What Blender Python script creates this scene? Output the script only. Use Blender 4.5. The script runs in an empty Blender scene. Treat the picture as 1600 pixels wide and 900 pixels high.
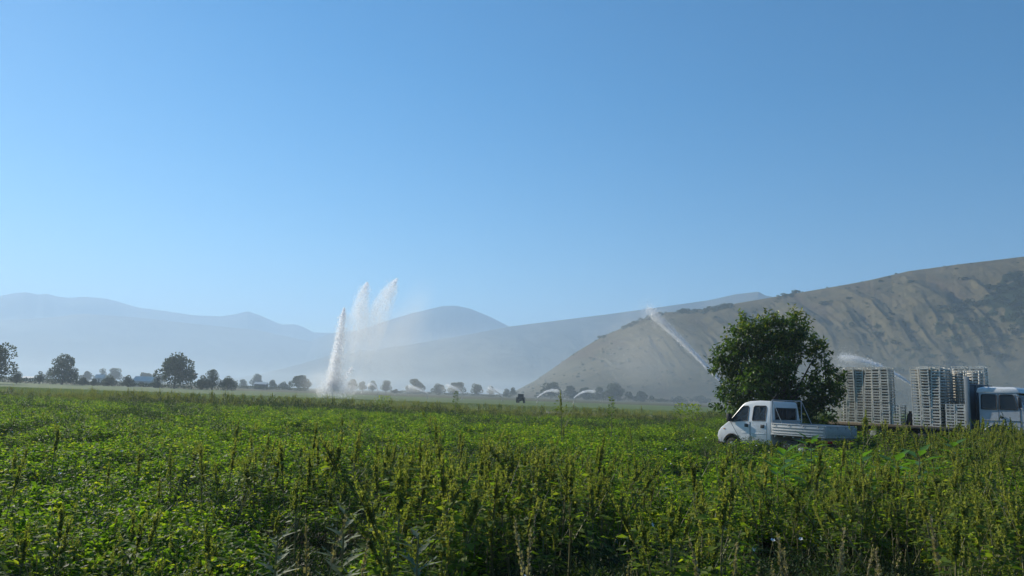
import bpy, bmesh, math, random
import numpy as np
from mathutils import Vector, Matrix
rad = math.radians
random.seed(7)
RS = np.random.RandomState(11)
S = bpy.context.scene
C = S.collection

# ------------------------------------------------------------------ camera
EYE = 2.2
F = 1155.0                       # focal length in pixels of a 1600 wide frame
PITCH, ROLL = rad(8.2), rad(2.06)
cam_d = bpy.data.cameras.new('camera'); cam = bpy.data.objects.new('camera', cam_d); C.objects.link(cam)
cam_d.sensor_width = 36; cam_d.lens = 36 * F / 1600
cam_d.clip_start = 0.1; cam_d.clip_end = 40000
Mc = Matrix.Translation((0, 0, EYE)) @ Matrix.Rotation(rad(90) + PITCH, 4, 'X') @ Matrix.Rotation(ROLL, 4, 'Z')
cam.matrix_world = Mc
S.camera = cam
# ------------------------------------------------------------------ sky, sun, exposure
SUN_AZ, SUN_EL = 45, 26          # degrees left of the view direction, above the horizon
w = bpy.data.worlds.new('World'); S.world = w; w.use_nodes = True
nt = w.node_tree; nt.nodes.clear()
sky = nt.nodes.new('ShaderNodeTexSky'); sky.sky_type = 'NISHITA'; sky.sun_disc = False
sky.sun_elevation = rad(SUN_EL); sky.sun_rotation = rad(-SUN_AZ)
sky.altitude = 300; sky.air_density = 1.15; sky.dust_density = 0.06; sky.ozone_density = 3.0
bg = nt.nodes.new('ShaderNodeBackground'); bg.inputs[1].default_value = 0.067
wo = nt.nodes.new('ShaderNodeOutputWorld')
hs = nt.nodes.new('ShaderNodeHueSaturation'); hs.inputs['Saturation'].default_value = 1.5; nt.links.new(sky.outputs[0], hs.inputs['Color']); nt.links.new(hs.outputs[0], bg.inputs[0]); nt.links.new(bg.outputs[0], wo.inputs[0])
sun_d = bpy.data.lights.new('sun', 'SUN'); sun_d.energy = 5.0; sun_d.angle = rad(0.53); sun_d.color = (1.0, 0.93, 0.80)
sun = bpy.data.objects.new('sun', sun_d); C.objects.link(sun)
sdir = Vector((-math.sin(rad(SUN_AZ)) * math.cos(rad(SUN_EL)), math.cos(rad(SUN_AZ)) * math.cos(rad(SUN_EL)), math.sin(rad(SUN_EL))))
sun.rotation_euler = sdir.to_track_quat('Z', 'Y').to_euler()
S.view_settings.view_transform = 'Standard'; S.view_settings.look = 'None'
S.view_settings.exposure = 0.60; S.view_settings.gamma = 1.0; S.view_settings.use_curve_mapping = False
S.render.engine = 'CYCLES'
cy = S.cycles
cy.use_denoising = True
cy.max_bounces = 6; cy.diffuse_bounces = 2; cy.glossy_bounces = 2; cy.transmission_bounces = 4
cy.volume_bounces = 1; cy.transparent_max_bounces = 96
cy.volume_step_rate = 1.0; cy.volume_max_steps = 64
cy.sample_clamp_indirect = 4.0
HAZE_DENSITY = 0.00013
HAZE_COLOR = (0.32, 0.62, 1.0)

# ------------------------------------------------------------------ helpers
R3 = np.array(Mc.to_3x3())
def ray(px, py):
    d = R3 @ np.array([(px - 800) / F, -(py - 450) / F, -1.0]); return d
def at(px, py, dist):
    """point at forward distance Y=dist on the sight line of a photo pixel"""
    d = ray(px, py); return np.array([0, 0, EYE]) + d * (dist / d[1])
def hor(px):
    # photo row of the horizon in that column
    lo, hi = 300, 900
    for _ in range(40):
        m = (lo + hi) / 2
        if ray(px, m)[2] > 0: lo = m
        else: hi = m
    return lo
def gx(px, dist):
    return at(px, hor(px), dist)[0]

def hash2(ix, iy, seed):
    h = (ix.astype(np.int64) * 374761393 + iy.astype(np.int64) * 668265263 + seed * 1442695041) & 0x7fffffff
    h = ((h ^ (h >> 13)) * 1274126177) & 0x7fffffff
    h = (h ^ (h >> 16)) & 0xffff
    return h / 65535.0
def vnoise(x, y, seed=0):
    x = np.asarray(x, float); y = np.asarray(y, float)
    ix = np.floor(x); iy = np.floor(y); fx = x - ix; fy = y - iy
    fx = fx * fx * fx * (fx * (fx * 6 - 15) + 10); fy = fy * fy * fy * (fy * (fy * 6 - 15) + 10)
    a = hash2(ix, iy, seed); b = hash2(ix + 1, iy, seed); c = hash2(ix, iy + 1, seed); d = hash2(ix + 1, iy + 1, seed)
    return (a * (1 - fx) + b * fx) * (1 - fy) + (c * (1 - fx) + d * fx) * fy
def fbm(x, y, o=5, seed=0, gain=.5):
    s = 0; a = 1; t = 0
    for i in range(o):
        s = s + a * vnoise(x * 2 ** i, y * 2 ** i, seed + i * 17); t += a; a *= gain
    return s / t
def ridged(x, y, o=4, seed=0):
    s = 0; a = 1; t = 0
    for i in range(o):
        s = s + a * (1 - abs(2 * vnoise(x * 2 ** i, y * 2 ** i, seed + i * 13) - 1)); t += a; a *= .5
    return s / t
def smooth(a, b, x):
    t = np.clip((x - a) / (b - a), 0, 1); return t * t * (3 - 2 * t)

def gz(x, y):
    """height of the ground: flat valley floor, a low bank under the lorry at the right"""
    x = np.asarray(x, float); y = np.asarray(y, float)
    bank = smooth(14.5, 17.5, x) * smooth(24.5, 29.5, y) * (1 - smooth(60, 75, y)) * (1 - smooth(60, 80, x))
    und = (fbm(x * .15, y * .15, 2, 3) - .5) * .12 * (1 - smooth(50, 80, y))
    return 0.45 * bank + und

def tagx(o, label=None, cat=None, group=None, kind=None):
    if label: o['label'] = label
    if cat: o['category'] = cat
    if group: o['group'] = group
    if kind: o['kind'] = kind
    return o
def link(o, parent=None):
    C.objects.link(o)
    if parent is not None: o.parent = parent
    return o
def npmesh(name, V, Q, mat=None, attrs=None, smooth_=False, idx=None):
    """mesh from numpy: V (n,3), Q (m,k)"""
    V = np.ascontiguousarray(V, np.float32); Q = np.ascontiguousarray(Q, np.int32)
    me = bpy.data.meshes.new(name)
    n, k = Q.shape
    me.vertices.add(len(V)); me.vertices.foreach_set('co', V.ravel())
    me.loops.add(n * k); me.loops.foreach_set('vertex_index', Q.ravel())
    me.polygons.add(n); me.polygons.foreach_set('loop_start', np.arange(0, n * k, k, dtype=np.int32))
    me.polygons.foreach_set('loop_total', np.full(n, k, np.int32))
    if idx is not None: me.polygons.foreach_set('material_index', np.asarray(idx, np.int32))
    if smooth_: me.polygons.foreach_set('use_smooth', np.ones(n, bool))
    for an, (dom, arr) in (attrs or {}).items():
        a = me.attributes.new(an, 'FLOAT', dom); a.data.foreach_set('value', np.asarray(arr, np.float32))
    me.update(calc_edges=True)
    for m in (mat if isinstance(mat, (list, tuple)) else [mat]):
        if m: me.materials.append(m)
    return me
def obj(name, me, parent=None, loc=None):
    o = bpy.data.objects.new(name, me); link(o, parent)
    if loc is not None: o.location = loc
    return o
def empty(name, loc=(0, 0, 0), rz=0):
    o = bpy.data.objects.new(name, None); o.location = loc; o.rotation_euler = (0, 0, rz); o.empty_display_size = .3
    return link(o)
def copy_tree(o, parent=None):
    c = o.copy(); C.objects.link(c)
    if parent is not None: c.parent = parent
    for ch in list(o.children): copy_tree(ch, c)
    return c

# ------------------------------------------------------------------ materials
def newmat(name):
    m = bpy.data.materials.new(name); m.use_nodes = True; t = m.node_tree; t.nodes.clear()
    out = t.nodes.new('ShaderNodeOutputMaterial'); return m, t, out
def N(t, kind, **kw):
    n = t.nodes.new(kind)
    for k, v in kw.items():
        if k in ('operation', 'blend_type', 'data_type', 'attribute_name', 'noise_dimensions', 'feature', 'musgrave_type'): setattr(n, k, v)
        else: n.inputs[k].default_value = v
    return n
def ramp(t, fac, stops):
    r = t.nodes.new('ShaderNodeValToRGB'); e = r.color_ramp.elements
    while len(e) < len(stops): e.new(0.5)
    for el, (p, c) in zip(e, stops): el.position = p; el.color = (*c, 1)
    t.links.new(fac, r.inputs[0]); return r.outputs[0]
def paint(name, col, rough=.5, noise=.12, scale=3.0, metal=0.0, dirt=None, dirt_amt=.0, bump=0.0, coat=0.0, objrand=0.0):
    m, t, out = newmat(name); p = t.nodes.new('ShaderNodeBsdfPrincipled')
    tc = t.nodes.new('ShaderNodeTexCoord')
    n = N(t, 'ShaderNodeTexNoise', Scale=scale, Detail=8.0, Roughness=.65); t.links.new(tc.outputs['Object'], n.inputs['Vector'])
    a = tuple(max(0, c * (1 - noise)) for c in col); b = tuple(min(1, c * (1 + noise)) for c in col)
    c = ramp(t, n.outputs[0], [(.3, a), (.7, b)])
    if dirt:
        n2 = N(t, 'ShaderNodeTexNoise', Scale=scale * 2.3, Detail=10.0, Roughness=.75); t.links.new(tc.outputs['Object'], n2.inputs['Vector'])
        mr = N(t, 'ShaderNodeMapRange'); mr.inputs[1].default_value = .5; mr.inputs[2].default_value = .72; mr.inputs[4].default_value = dirt_amt
        t.links.new(n2.outputs[0], mr.inputs[0])
        mx = t.nodes.new('ShaderNodeMix'); mx.data_type = 'RGBA'
        t.links.new(mr.outputs[0], mx.inputs[0]); t.links.new(c, mx.inputs[6]); mx.inputs[7].default_value = (*dirt, 1); c = mx.outputs[2]
    if objrand:
        oi = t.nodes.new('ShaderNodeObjectInfo'); h_ = t.nodes.new('ShaderNodeHueSaturation'); mv = N(t, 'ShaderNodeMapRange'); mv.inputs[3].default_value = 1 - objrand; mv.inputs[4].default_value = 1 + objrand * .4
        t.links.new(oi.outputs['Random'], mv.inputs[0]); t.links.new(mv.outputs[0], h_.inputs['Value']); t.links.new(c, h_.inputs['Color']); c = h_.outputs[0]
    t.links.new(c, p.inputs['Base Color']); p.inputs['Roughness'].default_value = rough; p.inputs['Metallic'].default_value = metal
    p.inputs['Coat Weight'].default_value = coat
    if bump:
        b_ = t.nodes.new('ShaderNodeBump'); b_.inputs['Strength'].default_value = bump; t.links.new(n.outputs[0], b_.inputs['Height']); t.links.new(b_.outputs[0], p.inputs['Normal'])
    t.links.new(p.outputs[0], out.inputs[0]); return m
def leafmat(name, stops, trans=.4, rough=.45, spec=.35, vary=.35):
    """stops: colours picked by each leaf's own 'tint' value; instances vary a little among themselves"""
    m, t, out = newmat(name)
    at_ = N(t, 'ShaderNodeAttribute', attribute_name='tint')
    oi = t.nodes.new('ShaderNodeObjectInfo')
    ma = N(t, 'ShaderNodeMath', operation='MULTIPLY_ADD'); t.links.new(oi.outputs['Random'], ma.inputs[0]); ma.inputs[1].default_value = vary; ma.inputs[2].default_value = -vary / 2
    ad = N(t, 'ShaderNodeMath', operation='ADD'); t.links.new(at_.outputs['Fac'], ad.inputs[0]); t.links.new(ma.outputs[0], ad.inputs[1])
    col = ramp(t, ad.outputs[0], stops)
    p = t.nodes.new('ShaderNodeBsdfPrincipled'); t.links.new(col, p.inputs['Base Color']); p.inputs['Roughness'].default_value = rough
    p.inputs['Specular IOR Level'].default_value = spec
    tr = t.nodes.new('ShaderNodeBsdfTranslucent')
    mx = t.nodes.new('ShaderNodeMix'); mx.data_type = 'RGBA'; mx.blend_type = 'MULTIPLY'; mx.inputs[0].default_value = 1; mx.inputs[7].default_value = (1.5, 1.6, .55, 1)
    t.links.new(col, mx.inputs[6]); t.links.new(mx.outputs[2], tr.inputs[0])
    ms = t.nodes.new('ShaderNodeMixShader'); ms.inputs[0].default_value = trans
    t.links.new(p.outputs[0], ms.inputs[1]); t.links.new(tr.outputs[0], ms.inputs[2]); t.links.new(ms.outputs[0], out.inputs[0])
    return m
M = {}
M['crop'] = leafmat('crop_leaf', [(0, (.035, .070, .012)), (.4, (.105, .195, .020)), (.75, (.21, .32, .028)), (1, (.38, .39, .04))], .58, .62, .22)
M['weed'] = leafmat('weed_leaf', [(0, (.045, .075, .014)), (.5, (.115, .18, .025)), (.85, (.21, .27, .036)), (1, (.32, .33, .05))], .5, .65, .2)
M['darkweed'] = leafmat('dark_weed_leaf', [(0, (.015, .032, .012)), (.6, (.035, .070, .020)), (1, (.08, .12, .03))], .3, .6, .2)
M['seed'] = leafmat('seedhead', [(0, (.10, .135, .035)), (.5, (.20, .225, .06)), (1, (.34, .32, .12))], .46, .7, .15)
M['dry'] = leafmat('dry_stalk', [(0, (.16, .13, .07)), (1, (.42, .36, .23))], .25, .7, .2)
M['grass'] = leafmat('green_grass', [(0, (.05, .09, .02)), (1, (.15, .20, .05))], .4, .5, .3)
M['drygrass'] = leafmat('straw_grass', [(0, (.12, .13, .04)), (1, (.32, .29, .10))], .35, .6, .2)
M['bright'] = leafmat('broad_leaf', [(0, (.07, .15, .03)), (1, (.13, .26, .04))], .45, .4, .4)
M['thistle'] = leafmat('thistle_leaf', [(0, (.10, .13, .07)), (1, (.22, .26, .15))], .25, .6, .25)
M['stem'] = paint('weed_stem', (.16, .15, .06), .6, .3, 20)
M['bark'] = paint('bark', (.10, .08, .06), .9, .35, 6, bump=.6)
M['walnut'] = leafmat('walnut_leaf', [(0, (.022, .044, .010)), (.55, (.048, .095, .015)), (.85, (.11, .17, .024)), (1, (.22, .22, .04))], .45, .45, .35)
M['tree'] = leafmat('tree_leaf', [(0, (.022, .035, .016)), (.6, (.045, .065, .025)), (1, (.08, .095, .035))], .25, .55, .2, .2)
M['glint_flower'] = paint('glint_petal', (.8, .8, .78), .6, .03, 5)
M['yellow_flower'] = paint('yellow_petal', (.75, .55, .04), .6, .1, 5)

def water_mat(name, alpha):
    m, t, out = newmat(name)
    d = t.nodes.new('ShaderNodeBsdfDiffuse'); d.inputs[0].default_value = (.95, .96, 1, 1)
    tr = t.nodes.new('ShaderNodeBsdfTranslucent'); tr.inputs[0].default_value = (.95, .96, 1, 1)
    a = t.nodes.new('ShaderNodeMixShader'); a.inputs[0].default_value = .7
    t.links.new(d.outputs[0], a.inputs[1]); t.links.new(tr.outputs[0], a.inputs[2])
    tp = t.nodes.new('ShaderNodeBsdfTransparent')
    b = t.nodes.new('ShaderNodeMixShader'); b.inputs[0].default_value = alpha
    t.links.new(tp.outputs[0], b.inputs[1]); t.links.new(a.outputs[0], b.inputs[2]); t.links.new(b.outputs[0], out.inputs[0])
    return m
M['water'] = water_mat('water_spray', .55)
M['mist'] = water_mat('thin_water_spray', .2)
def soft_mat(name, dens, aniso=.3, noise=.5, ns=2.2):
    # density fades smoothly from the middle of the body outwards, broken by noise
    m, t, out = newmat(name); v = t.nodes.new('ShaderNodeVolumePrincipled'); v.inputs['Color'].default_value = (.99, .99, 1, 1); v.inputs['Anisotropy'].default_value = aniso
    tc = t.nodes.new('ShaderNodeTexCoord'); mp = t.nodes.new('ShaderNodeMapping'); mp.inputs['Location'].default_value = (-1, -1, -1); mp.inputs['Scale'].default_value = (2, 2, 2); t.links.new(tc.outputs['Generated'], mp.inputs[0])
    ln = t.nodes.new('ShaderNodeVectorMath'); ln.operation = 'LENGTH'; t.links.new(mp.outputs[0], ln.inputs[0])
    mr = N(t, 'ShaderNodeMapRange'); mr.interpolation_type = 'SMOOTHSTEP'; mr.inputs[1].default_value = .98; mr.inputs[2].default_value = .1; mr.inputs[4].default_value = dens; t.links.new(ln.outputs[1], mr.inputs[0])
    n = N(t, 'ShaderNodeTexNoise', Scale=ns, Detail=4.0, Roughness=.6); t.links.new(mp.outputs[0], n.inputs['Vector'])
    m2 = N(t, 'ShaderNodeMapRange'); m2.inputs[1].default_value = .3; m2.inputs[2].default_value = .7; m2.inputs[3].default_value = 1 - noise; m2.inputs[4].default_value = 1 + noise; t.links.new(n.outputs[0], m2.inputs[0])
    mm = N(t, 'ShaderNodeMath', operation='MULTIPLY'); t.links.new(mr.outputs[0], mm.inputs[0]); t.links.new(m2.outputs[0], mm.inputs[1])
    t.links.new(mm.outputs[0], v.inputs['Density']); t.links.new(v.outputs[0], out.inputs['Volume']); return m
def vol_mat(name, col, dens, aniso):
    m, t, out = newmat(name); v = t.nodes.new('ShaderNodeVolumePrincipled')
    v.inputs['Color'].default_value = (*col, 1); v.inputs['Density'].default_value = dens; v.inputs['Anisotropy'].default_value = aniso
    t.links.new(v.outputs[0], out.inputs['Volume']); return m

# ------------------------------------------------------------------ ground
def ground_mat():
    m, t, out = newmat('valley_ground'); p = t.nodes.new('ShaderNodeBsdfPrincipled'); p.inputs['Roughness'].default_value = .95
    g = t.nodes.new('ShaderNodeNewGeometry')
    n = N(t, 'ShaderNodeTexNoise', Scale=.02, Detail=12.0, Roughness=.7); t.links.new(g.outputs['Position'], n.inputs['Vector'])
    c = ramp(t, n.outputs[0], [(.3, (.05, .055, .025)), (.5, (.085, .085, .04)), (.7, (.13, .115, .06))])
    t.links.new(c, p.inputs['Base Color']); p.inputs['Specular IOR Level'].default_value = .1
    n2 = N(t, 'ShaderNodeTexNoise', Scale=6.0, Detail=6.0); t.links.new(g.outputs['Position'], n2.inputs['Vector'])
    b = t.nodes.new('ShaderNodeBump'); b.inputs['Strength'].default_value = .6; b.inputs['Distance'].default_value = .1
    t.links.new(n2.outputs[0], b.inputs['Height']); t.links.new(b.outputs[0], p.inputs['Normal'])
    t.links.new(p.outputs[0], out.inputs[0]); return m
def polar_sheet(name, mat, az0, az1, na, radii, zf, attrs=None):
    az = np.radians(np.linspace(az0, az1, na)); r = np.asarray(radii)
    A, Rr = np.meshgrid(az, r, indexing='ij'); X = Rr * np.sin(A); Y = Rr * np.cos(A)
    Z = zf(X, Y)
    V = np.stack([X, Y, Z], -1).reshape(-1, 3); nr = len(r)
    i, j = np.meshgrid(np.arange(na - 1), np.arange(nr - 1), indexing='ij')
    a = (i * nr + j).ravel(); Q = np.stack([a, a + 1, a + nr + 1, a + nr], -1)
    return npmesh(name, V, Q, mat, attrs, True)
radii = np.concatenate([[0.01], np.arange(1, 90, 1.0), np.geomspace(90, 11800, 60)])
ground = obj('ground', polar_sheet('ground', ground_mat(), -180, 180, 361, radii, gz)); tagx(ground, kind='structure')

def rect_sheet(name, mat, xs, ys, off):
    X, Y = np.meshgrid(xs, ys, indexing='ij'); Z = gz(X, Y) + off
    V = np.stack([X, Y, Z], -1).reshape(-1, 3); nr = len(ys)
    i, j = np.meshgrid(np.arange(len(xs) - 1), np.arange(nr - 1), indexing='ij')
    a = (i * nr + j).ravel(); Q = np.stack([a, a + nr, a + nr + 1, a + 1], -1)
    return npmesh(name, V, Q, mat, None, True)
def soil_mat(name, stops, scale, bump=.8):
    m, t, out = newmat(name); p = t.nodes.new('ShaderNodeBsdfPrincipled'); p.inputs['Roughness'].default_value = .95; p.inputs['Specular IOR Level'].default_value = .1
    g = t.nodes.new('ShaderNodeNewGeometry')
    n = N(t, 'ShaderNodeTexNoise', Scale=scale, Detail=12.0, Roughness=.7); t.links.new(g.outputs['Position'], n.inputs['Vector'])
    t.links.new(ramp(t, n.outputs[0], stops), p.inputs['Base Color'])
    b = t.nodes.new('ShaderNodeBump'); b.inputs['Strength'].default_value = bump; b.inputs['Distance'].default_value = .08
    t.links.new(n.outputs[0], b.inputs['Height']); t.links.new(b.outputs[0], p.inputs['Normal'])
    t.links.new(p.outputs[0], out.inputs[0]); return m
# the worked soil of the near field, the pale track beyond it and the wide young crop behind
soil = obj('field_soil', rect_sheet('field_soil', soil_mat('field_soil', [(.3, (.035, .028, .018)), (.7, (.08, .065, .042))], 1.5), np.linspace(-90, 90, 181), np.linspace(3, 72, 70), .03)); tagx(soil, kind='structure')
track = obj('dirt_track', rect_sheet('dirt_track', soil_mat('dirt_track', [(.3, (.17, .145, .11)), (.7, (.27, .24, .18))], .8), np.linspace(4, 130, 127), np.linspace(93, 104, 12), .040)); tagx(track, kind='structure')
far = obj('far_field', rect_sheet('far_field', soil_mat('far_field', [(.25, (.07, .105, .035)), (.5, (.10, .145, .045)), (.75, (.14, .17, .06))], .06, .3), np.linspace(-320, 260, 59), np.linspace(81, 285, 21), .034)); tagx(far, kind='structure')

# ------------------------------------------------------------------ hills
def hill_mesh(name, mat, prof, r0, r1, r2, na, nr, gul=.25, freq=14, shear=1.5, seed=1, power=1.5, azpad=0, scrub=None, rough=.03, rvar=0.0):
    px = np.array([p[0] for p in prof], float); 
    azs = []; els = []
    for (x, y) in prof:
        d = ray(x, y); azs.append(math.atan2(d[0], d[1])); els.append(d[2] / math.hypot(d[0], d[1]))
    azs = np.array(azs); els = np.array(els)
    az = np.linspace(azs[0], azs[-1], na); el = np.interp(az, azs, els)
    k = 1; ker = np.hanning(2 * k + 3); ker /= ker.sum(); el = np.convolve(np.pad(el, k + 1, 'edge'), ker, 'valid')
    u = np.concatenate([np.linspace(0, 1, int(nr * .7)), np.linspace(1, 1 + (r2 - r1) / (r1 - r0), nr - int(nr * .7) + 1)[1:]])
    nr = len(u)
    A, U = np.meshgrid(az, u, indexing='ij')
    shift = rvar * (r1 - r0) * (fbm(A * 5, A * 0, 2, seed + 5) - .5)
    Rr = r0 + U * (r1 - r0) + shift
    X = Rr * np.sin(A); Y = Rr * np.cos(A)
    up = np.where(U <= 1, 1 - (1 - np.clip(U, 0, 1)) ** power, 1 - ((U - 1) / (u[-1] - 1)) ** 1.6)
    sc = 1.0 / (r1 - r0)
    g = ridged(A * freq + U * shear + .6 * fbm(A * freq, U * 4, 3, seed + 3), U * 1.6, 5, seed)
    env = np.clip(U, 0, 1) ** .5 * (1 - smooth(.30, .8, U + .35 * (fbm(A * 9, U * 2, 2, seed + 2) - .5))) + .05 * smooth(.2, .8, U)
    H = up * (1 - gul * env * (1 - g) * 1.6) + rough * (fbm(X * sc * 9, Y * sc * 9, 6, seed + 9, .6) - .5) * smooth(0, .2, U)
    H = np.maximum(H, 0) * smooth(-.02, .1, U)
    ang = H / Rr; ang = np.where(U <= 1.05, ang, 0)
    peak = ang.max(1)
    Z = H * (np.maximum(el, 0.0005) / np.maximum(peak, 1e-9))[:, None] - .3
    Fr = np.clip(Z / Rr / np.maximum(el, 1e-4)[:, None], 0, 1.2)
    V = np.stack([X, Y, Z], -1).reshape(-1, 3)
    i, j = np.meshgrid(np.arange(na - 1), np.arange(nr - 1), indexing='ij')
    a = (i * nr + j).ravel(); Q = np.stack([a, a + 1, a + nr + 1, a + nr], -1)
    attrs = {}
    if scrub is not None: attrs = {'scrub': ('POINT', scrub(A, Fr, X, Y, g).ravel()), 'bare': ('POINT', (1 - g).ravel())}
    me = npmesh(name, V, Q, mat, attrs, True)
    return me, (X, Y, Z, U, A, g, Fr)

def hill_material(name, grass, dark, bare, scale):
    m, t, out = newmat(name); p = t.nodes.new('ShaderNodeBsdfPrincipled'); p.inputs['Roughness'].default_value = .95; p.inputs['Specular IOR Level'].default_value = .08
    g = t.nodes.new('ShaderNodeNewGeometry')
    n = N(t, 'ShaderNodeTexNoise', Scale=scale, Detail=12.0, Roughness=.7); t.links.new(g.outputs['Position'], n.inputs['Vector'])
    base = ramp(t, n.outputs[0], [(.3, tuple(c * k for c, k in zip(grass, (.55, .66, .6)))), (.5, grass), (.7, tuple(c * 1.3 for c in grass))])
    s = N(t, 'ShaderNodeAttribute', attribute_name='scrub'); b = N(t, 'ShaderNodeAttribute', attribute_name='bare')
    n2 = N(t, 'ShaderNodeTexNoise', Scale=scale * 5, Detail=8.0, Roughness=.75); t.links.new(g.outputs['Position'], n2.inputs['Vector'])
    def mask(attr, lo, hi):
        a = N(t, 'ShaderNodeMath', operation='MULTIPLY_ADD'); t.links.new(n2.outputs[0], a.inputs[0]); a.inputs[1].default_value = .9; t.links.new(attr.outputs['Fac'], a.inputs[2])
        mr = N(t, 'ShaderNodeMapRange'); mr.inputs[1].default_value = lo; mr.inputs[2].default_value = hi; t.links.new(a.outputs[0], mr.inputs[0]); return mr.outputs[0]
    m1 = t.nodes.new('ShaderNodeMix'); m1.data_type = 'RGBA'; t.links.new(mask(b, .95, 1.25), m1.inputs[0]); t.links.new(base, m1.inputs[6]); m1.inputs[7].default_value = (*bare, 1)
    m2 = t.nodes.new('ShaderNodeMix'); m2.data_type = 'RGBA'; t.links.new(mask(s, .95, 1.12), m2.inputs[0]); t.links.new(m1.outputs[2], m2.inputs[6]); m2.inputs[7].default_value = (*dark, 1)
    t.links.new(m2.outputs[2], p.inputs['Base Color'])
    bp = t.nodes.new('ShaderNodeBump'); bp.inputs['Strength'].default_value = .7; bp.inputs['Distance'].default_value = 4.5
    t.links.new(n2.outputs[0], bp.inputs['Height']); t.links.new(bp.outputs[0], p.inputs['Normal'])
    t.links.new(p.outputs[0], out.inputs[0]); return m
def az_of(px): d = ray(px, 500); return math.atan2(d[0], d[1])
def scrub_right(A, U, X, Y, g):
    pa = lambda p: az_of(p)
    n = fbm(A * 60, U * 14, 4, 77)
    w_ = (n - .5) * .45
    upper = smooth(pa(1520), pa(1560), A + w_ * .12) * smooth(.64, .70, U + w_) * (1 - smooth(.86, .92, U + w_ * .5))
    lower = smooth(pa(1390), pa(1500), A + w_ * .2) * smooth(.28, .45, U + w_) * (1 - smooth(.62, .78, U + w_)) * .8
    gully = (1 - smooth(.42, .66, g)) * smooth(.2, .4, U) * (1 - smooth(.7, .85, U)) * smooth(pa(1120), pa(1300), A) * .75
    ridge = smooth(.93, .97, U) * (1 - smooth(1.0, 1.1, U)) * smooth(.45, .6, fbm(A * 22, A * 0, 3, 5)) * (1 - smooth(pa(1310), pa(1335), A))
    return np.clip(np.maximum(np.maximum(upper * .75, lower * .62), gully * .5) + .55 * ridge + .42 * smooth(.52, .68, fbm(A * 110, U * 26, 4, 78)) * (1 - .5 * smooth(.6, .9, U)), 0, 1)
prof_right = [(770, 617), (800, 611), (835, 593), (870, 569), (900, 548), (940, 524), (1000, 498), (1040, 486), (1100, 481), (1160, 470), (1230, 458), (1300, 446),
              (1350, 437), (1420, 421), (1500, 410), (1600, 398), (1750, 388), (1950, 400), (2300, 450), (2700, 560)]
mat_r = hill_material('dry_hillside', (.128, .104, .052), (.022, .036, .016), (.12, .085, .055), .026)
me, HR = hill_mesh('bare_hill', mat_r, prof_right, 790, 1260, 1900, 900, 260, gul=.22, freq=27, shear=3.4, seed=21, power=1.5, scrub=scrub_right, rough=.022)
hill_right = obj('hill', me); tagx(hill_right, kind='structure')

forest = lambda A, U, X, Y, g: .35 + .5 * fbm(A * 30, U * 5, 4, 9)
mat_m = hill_material('wooded_hillside', (.11, .11, .07), (.035, .045, .03), (.14, .12, .09), .003)
prof_mid = [(300, 600), (400, 585), (470, 568), (510, 556), (560, 549), (640, 538), (720, 524), (800, 509), (880, 499), (960, 489), (1040, 478), (1110, 468), (1150, 459), (1185, 455), (1196, 461), (1240, 470), (1400, 500), (1700, 540), (2000, 600)]
me, _ = hill_mesh('wooded_hill', mat_m, prof_mid, 3000, 4600, 6000, 900, 90, gul=.3, freq=14, shear=2, seed=41, power=1.3, scrub=forest, rough=.03)
tagx(obj('wooded_hill', me), kind='structure')
prof_peak = [(380, 600), (440, 570), (490, 530), (520, 520), (560, 516), (600, 502), (640, 490), (665, 484), (690, 478), (712, 477), (735, 482), (765, 494), (792, 508), (850, 530), (950, 560), (1100, 600)]
me, _ = hill_mesh('far_hill', mat_m, prof_peak, 5200, 7200, 8600, 700, 70, gul=.3, freq=14, shear=1, seed=61, power=1.2, scrub=forest, rough=.02)
tagx(obj('far_hill', me), kind='structure')
prof_left = [(-700, 560), (-500, 500), (-300, 480), (-120, 470), (-40, 466), (0, 462), (20, 458), (40, 456), (60, 460), (72, 458), (90, 463), (110, 465), (130, 463), (165, 466), (185, 471), (215, 480), (255, 485), (300, 492),
             (345, 494), (365, 491), (388, 486), (410, 494), (440, 507), (460, 506), (475, 511), (490, 519), (520, 520), (600, 530), (700, 540), (900, 560), (1100, 600)]
me, _ = hill_mesh('far_mountains', mat_m, prof_left, 7200, 9500, 11300, 1500, 60, gul=.35, freq=11, shear=1, seed=81, power=1.2, scrub=forest, rough=.012)
tagx(obj('mountains', me), kind='structure')
prof_foot = [(-700, 590), (-400, 540), (-100, 505), (60, 497), (130, 490), (200, 494), (300, 505), (400, 515), (520, 540), (620, 580), (700, 605)]
me, _ = hill_mesh('foothills', mat_m, prof_foot, 5600, 7000, 7900, 300, 60, gul=.3, freq=12, shear=1, seed=91, power=1.2, scrub=forest, rough=.03)
tagx(obj('foothills', me), kind='structure')

# ------------------------------------------------------------------ leaves
def unit(v): return v / np.maximum(np.linalg.norm(v, axis=-1, keepdims=True), 1e-9)
def leaves(P, D, Nn, L, W, T, fold=.18, droop=0.0):
    """folded pointed leaves: base P, axis D, normal Nn, length L, width W, tint T -> V, Q, T"""
    D = unit(D); Sd = unit(np.cross(D, Nn)); Nn = np.cross(Sd, D); L = np.asarray(L)[:, None]; W = np.asarray(W)[:, None]
    mid = P + D * L * .45 - Nn * W * fold; tip = P + D * L - Nn * L * droop
    lf = P + D * L * .42 + Sd * W * .5; rt = P + D * L * .42 - Sd * W * .5
    V = np.stack([P, lf, tip, mid, rt], 1).reshape(-1, 3); n = len(P); b = np.arange(n)[:, None] * 5
    Q = np.concatenate([b + [[0, 1, 2, 3]], b + [[0, 3, 2, 4]]], 1).reshape(-1, 4)
    return V, Q, np.repeat(T, 2)
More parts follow.
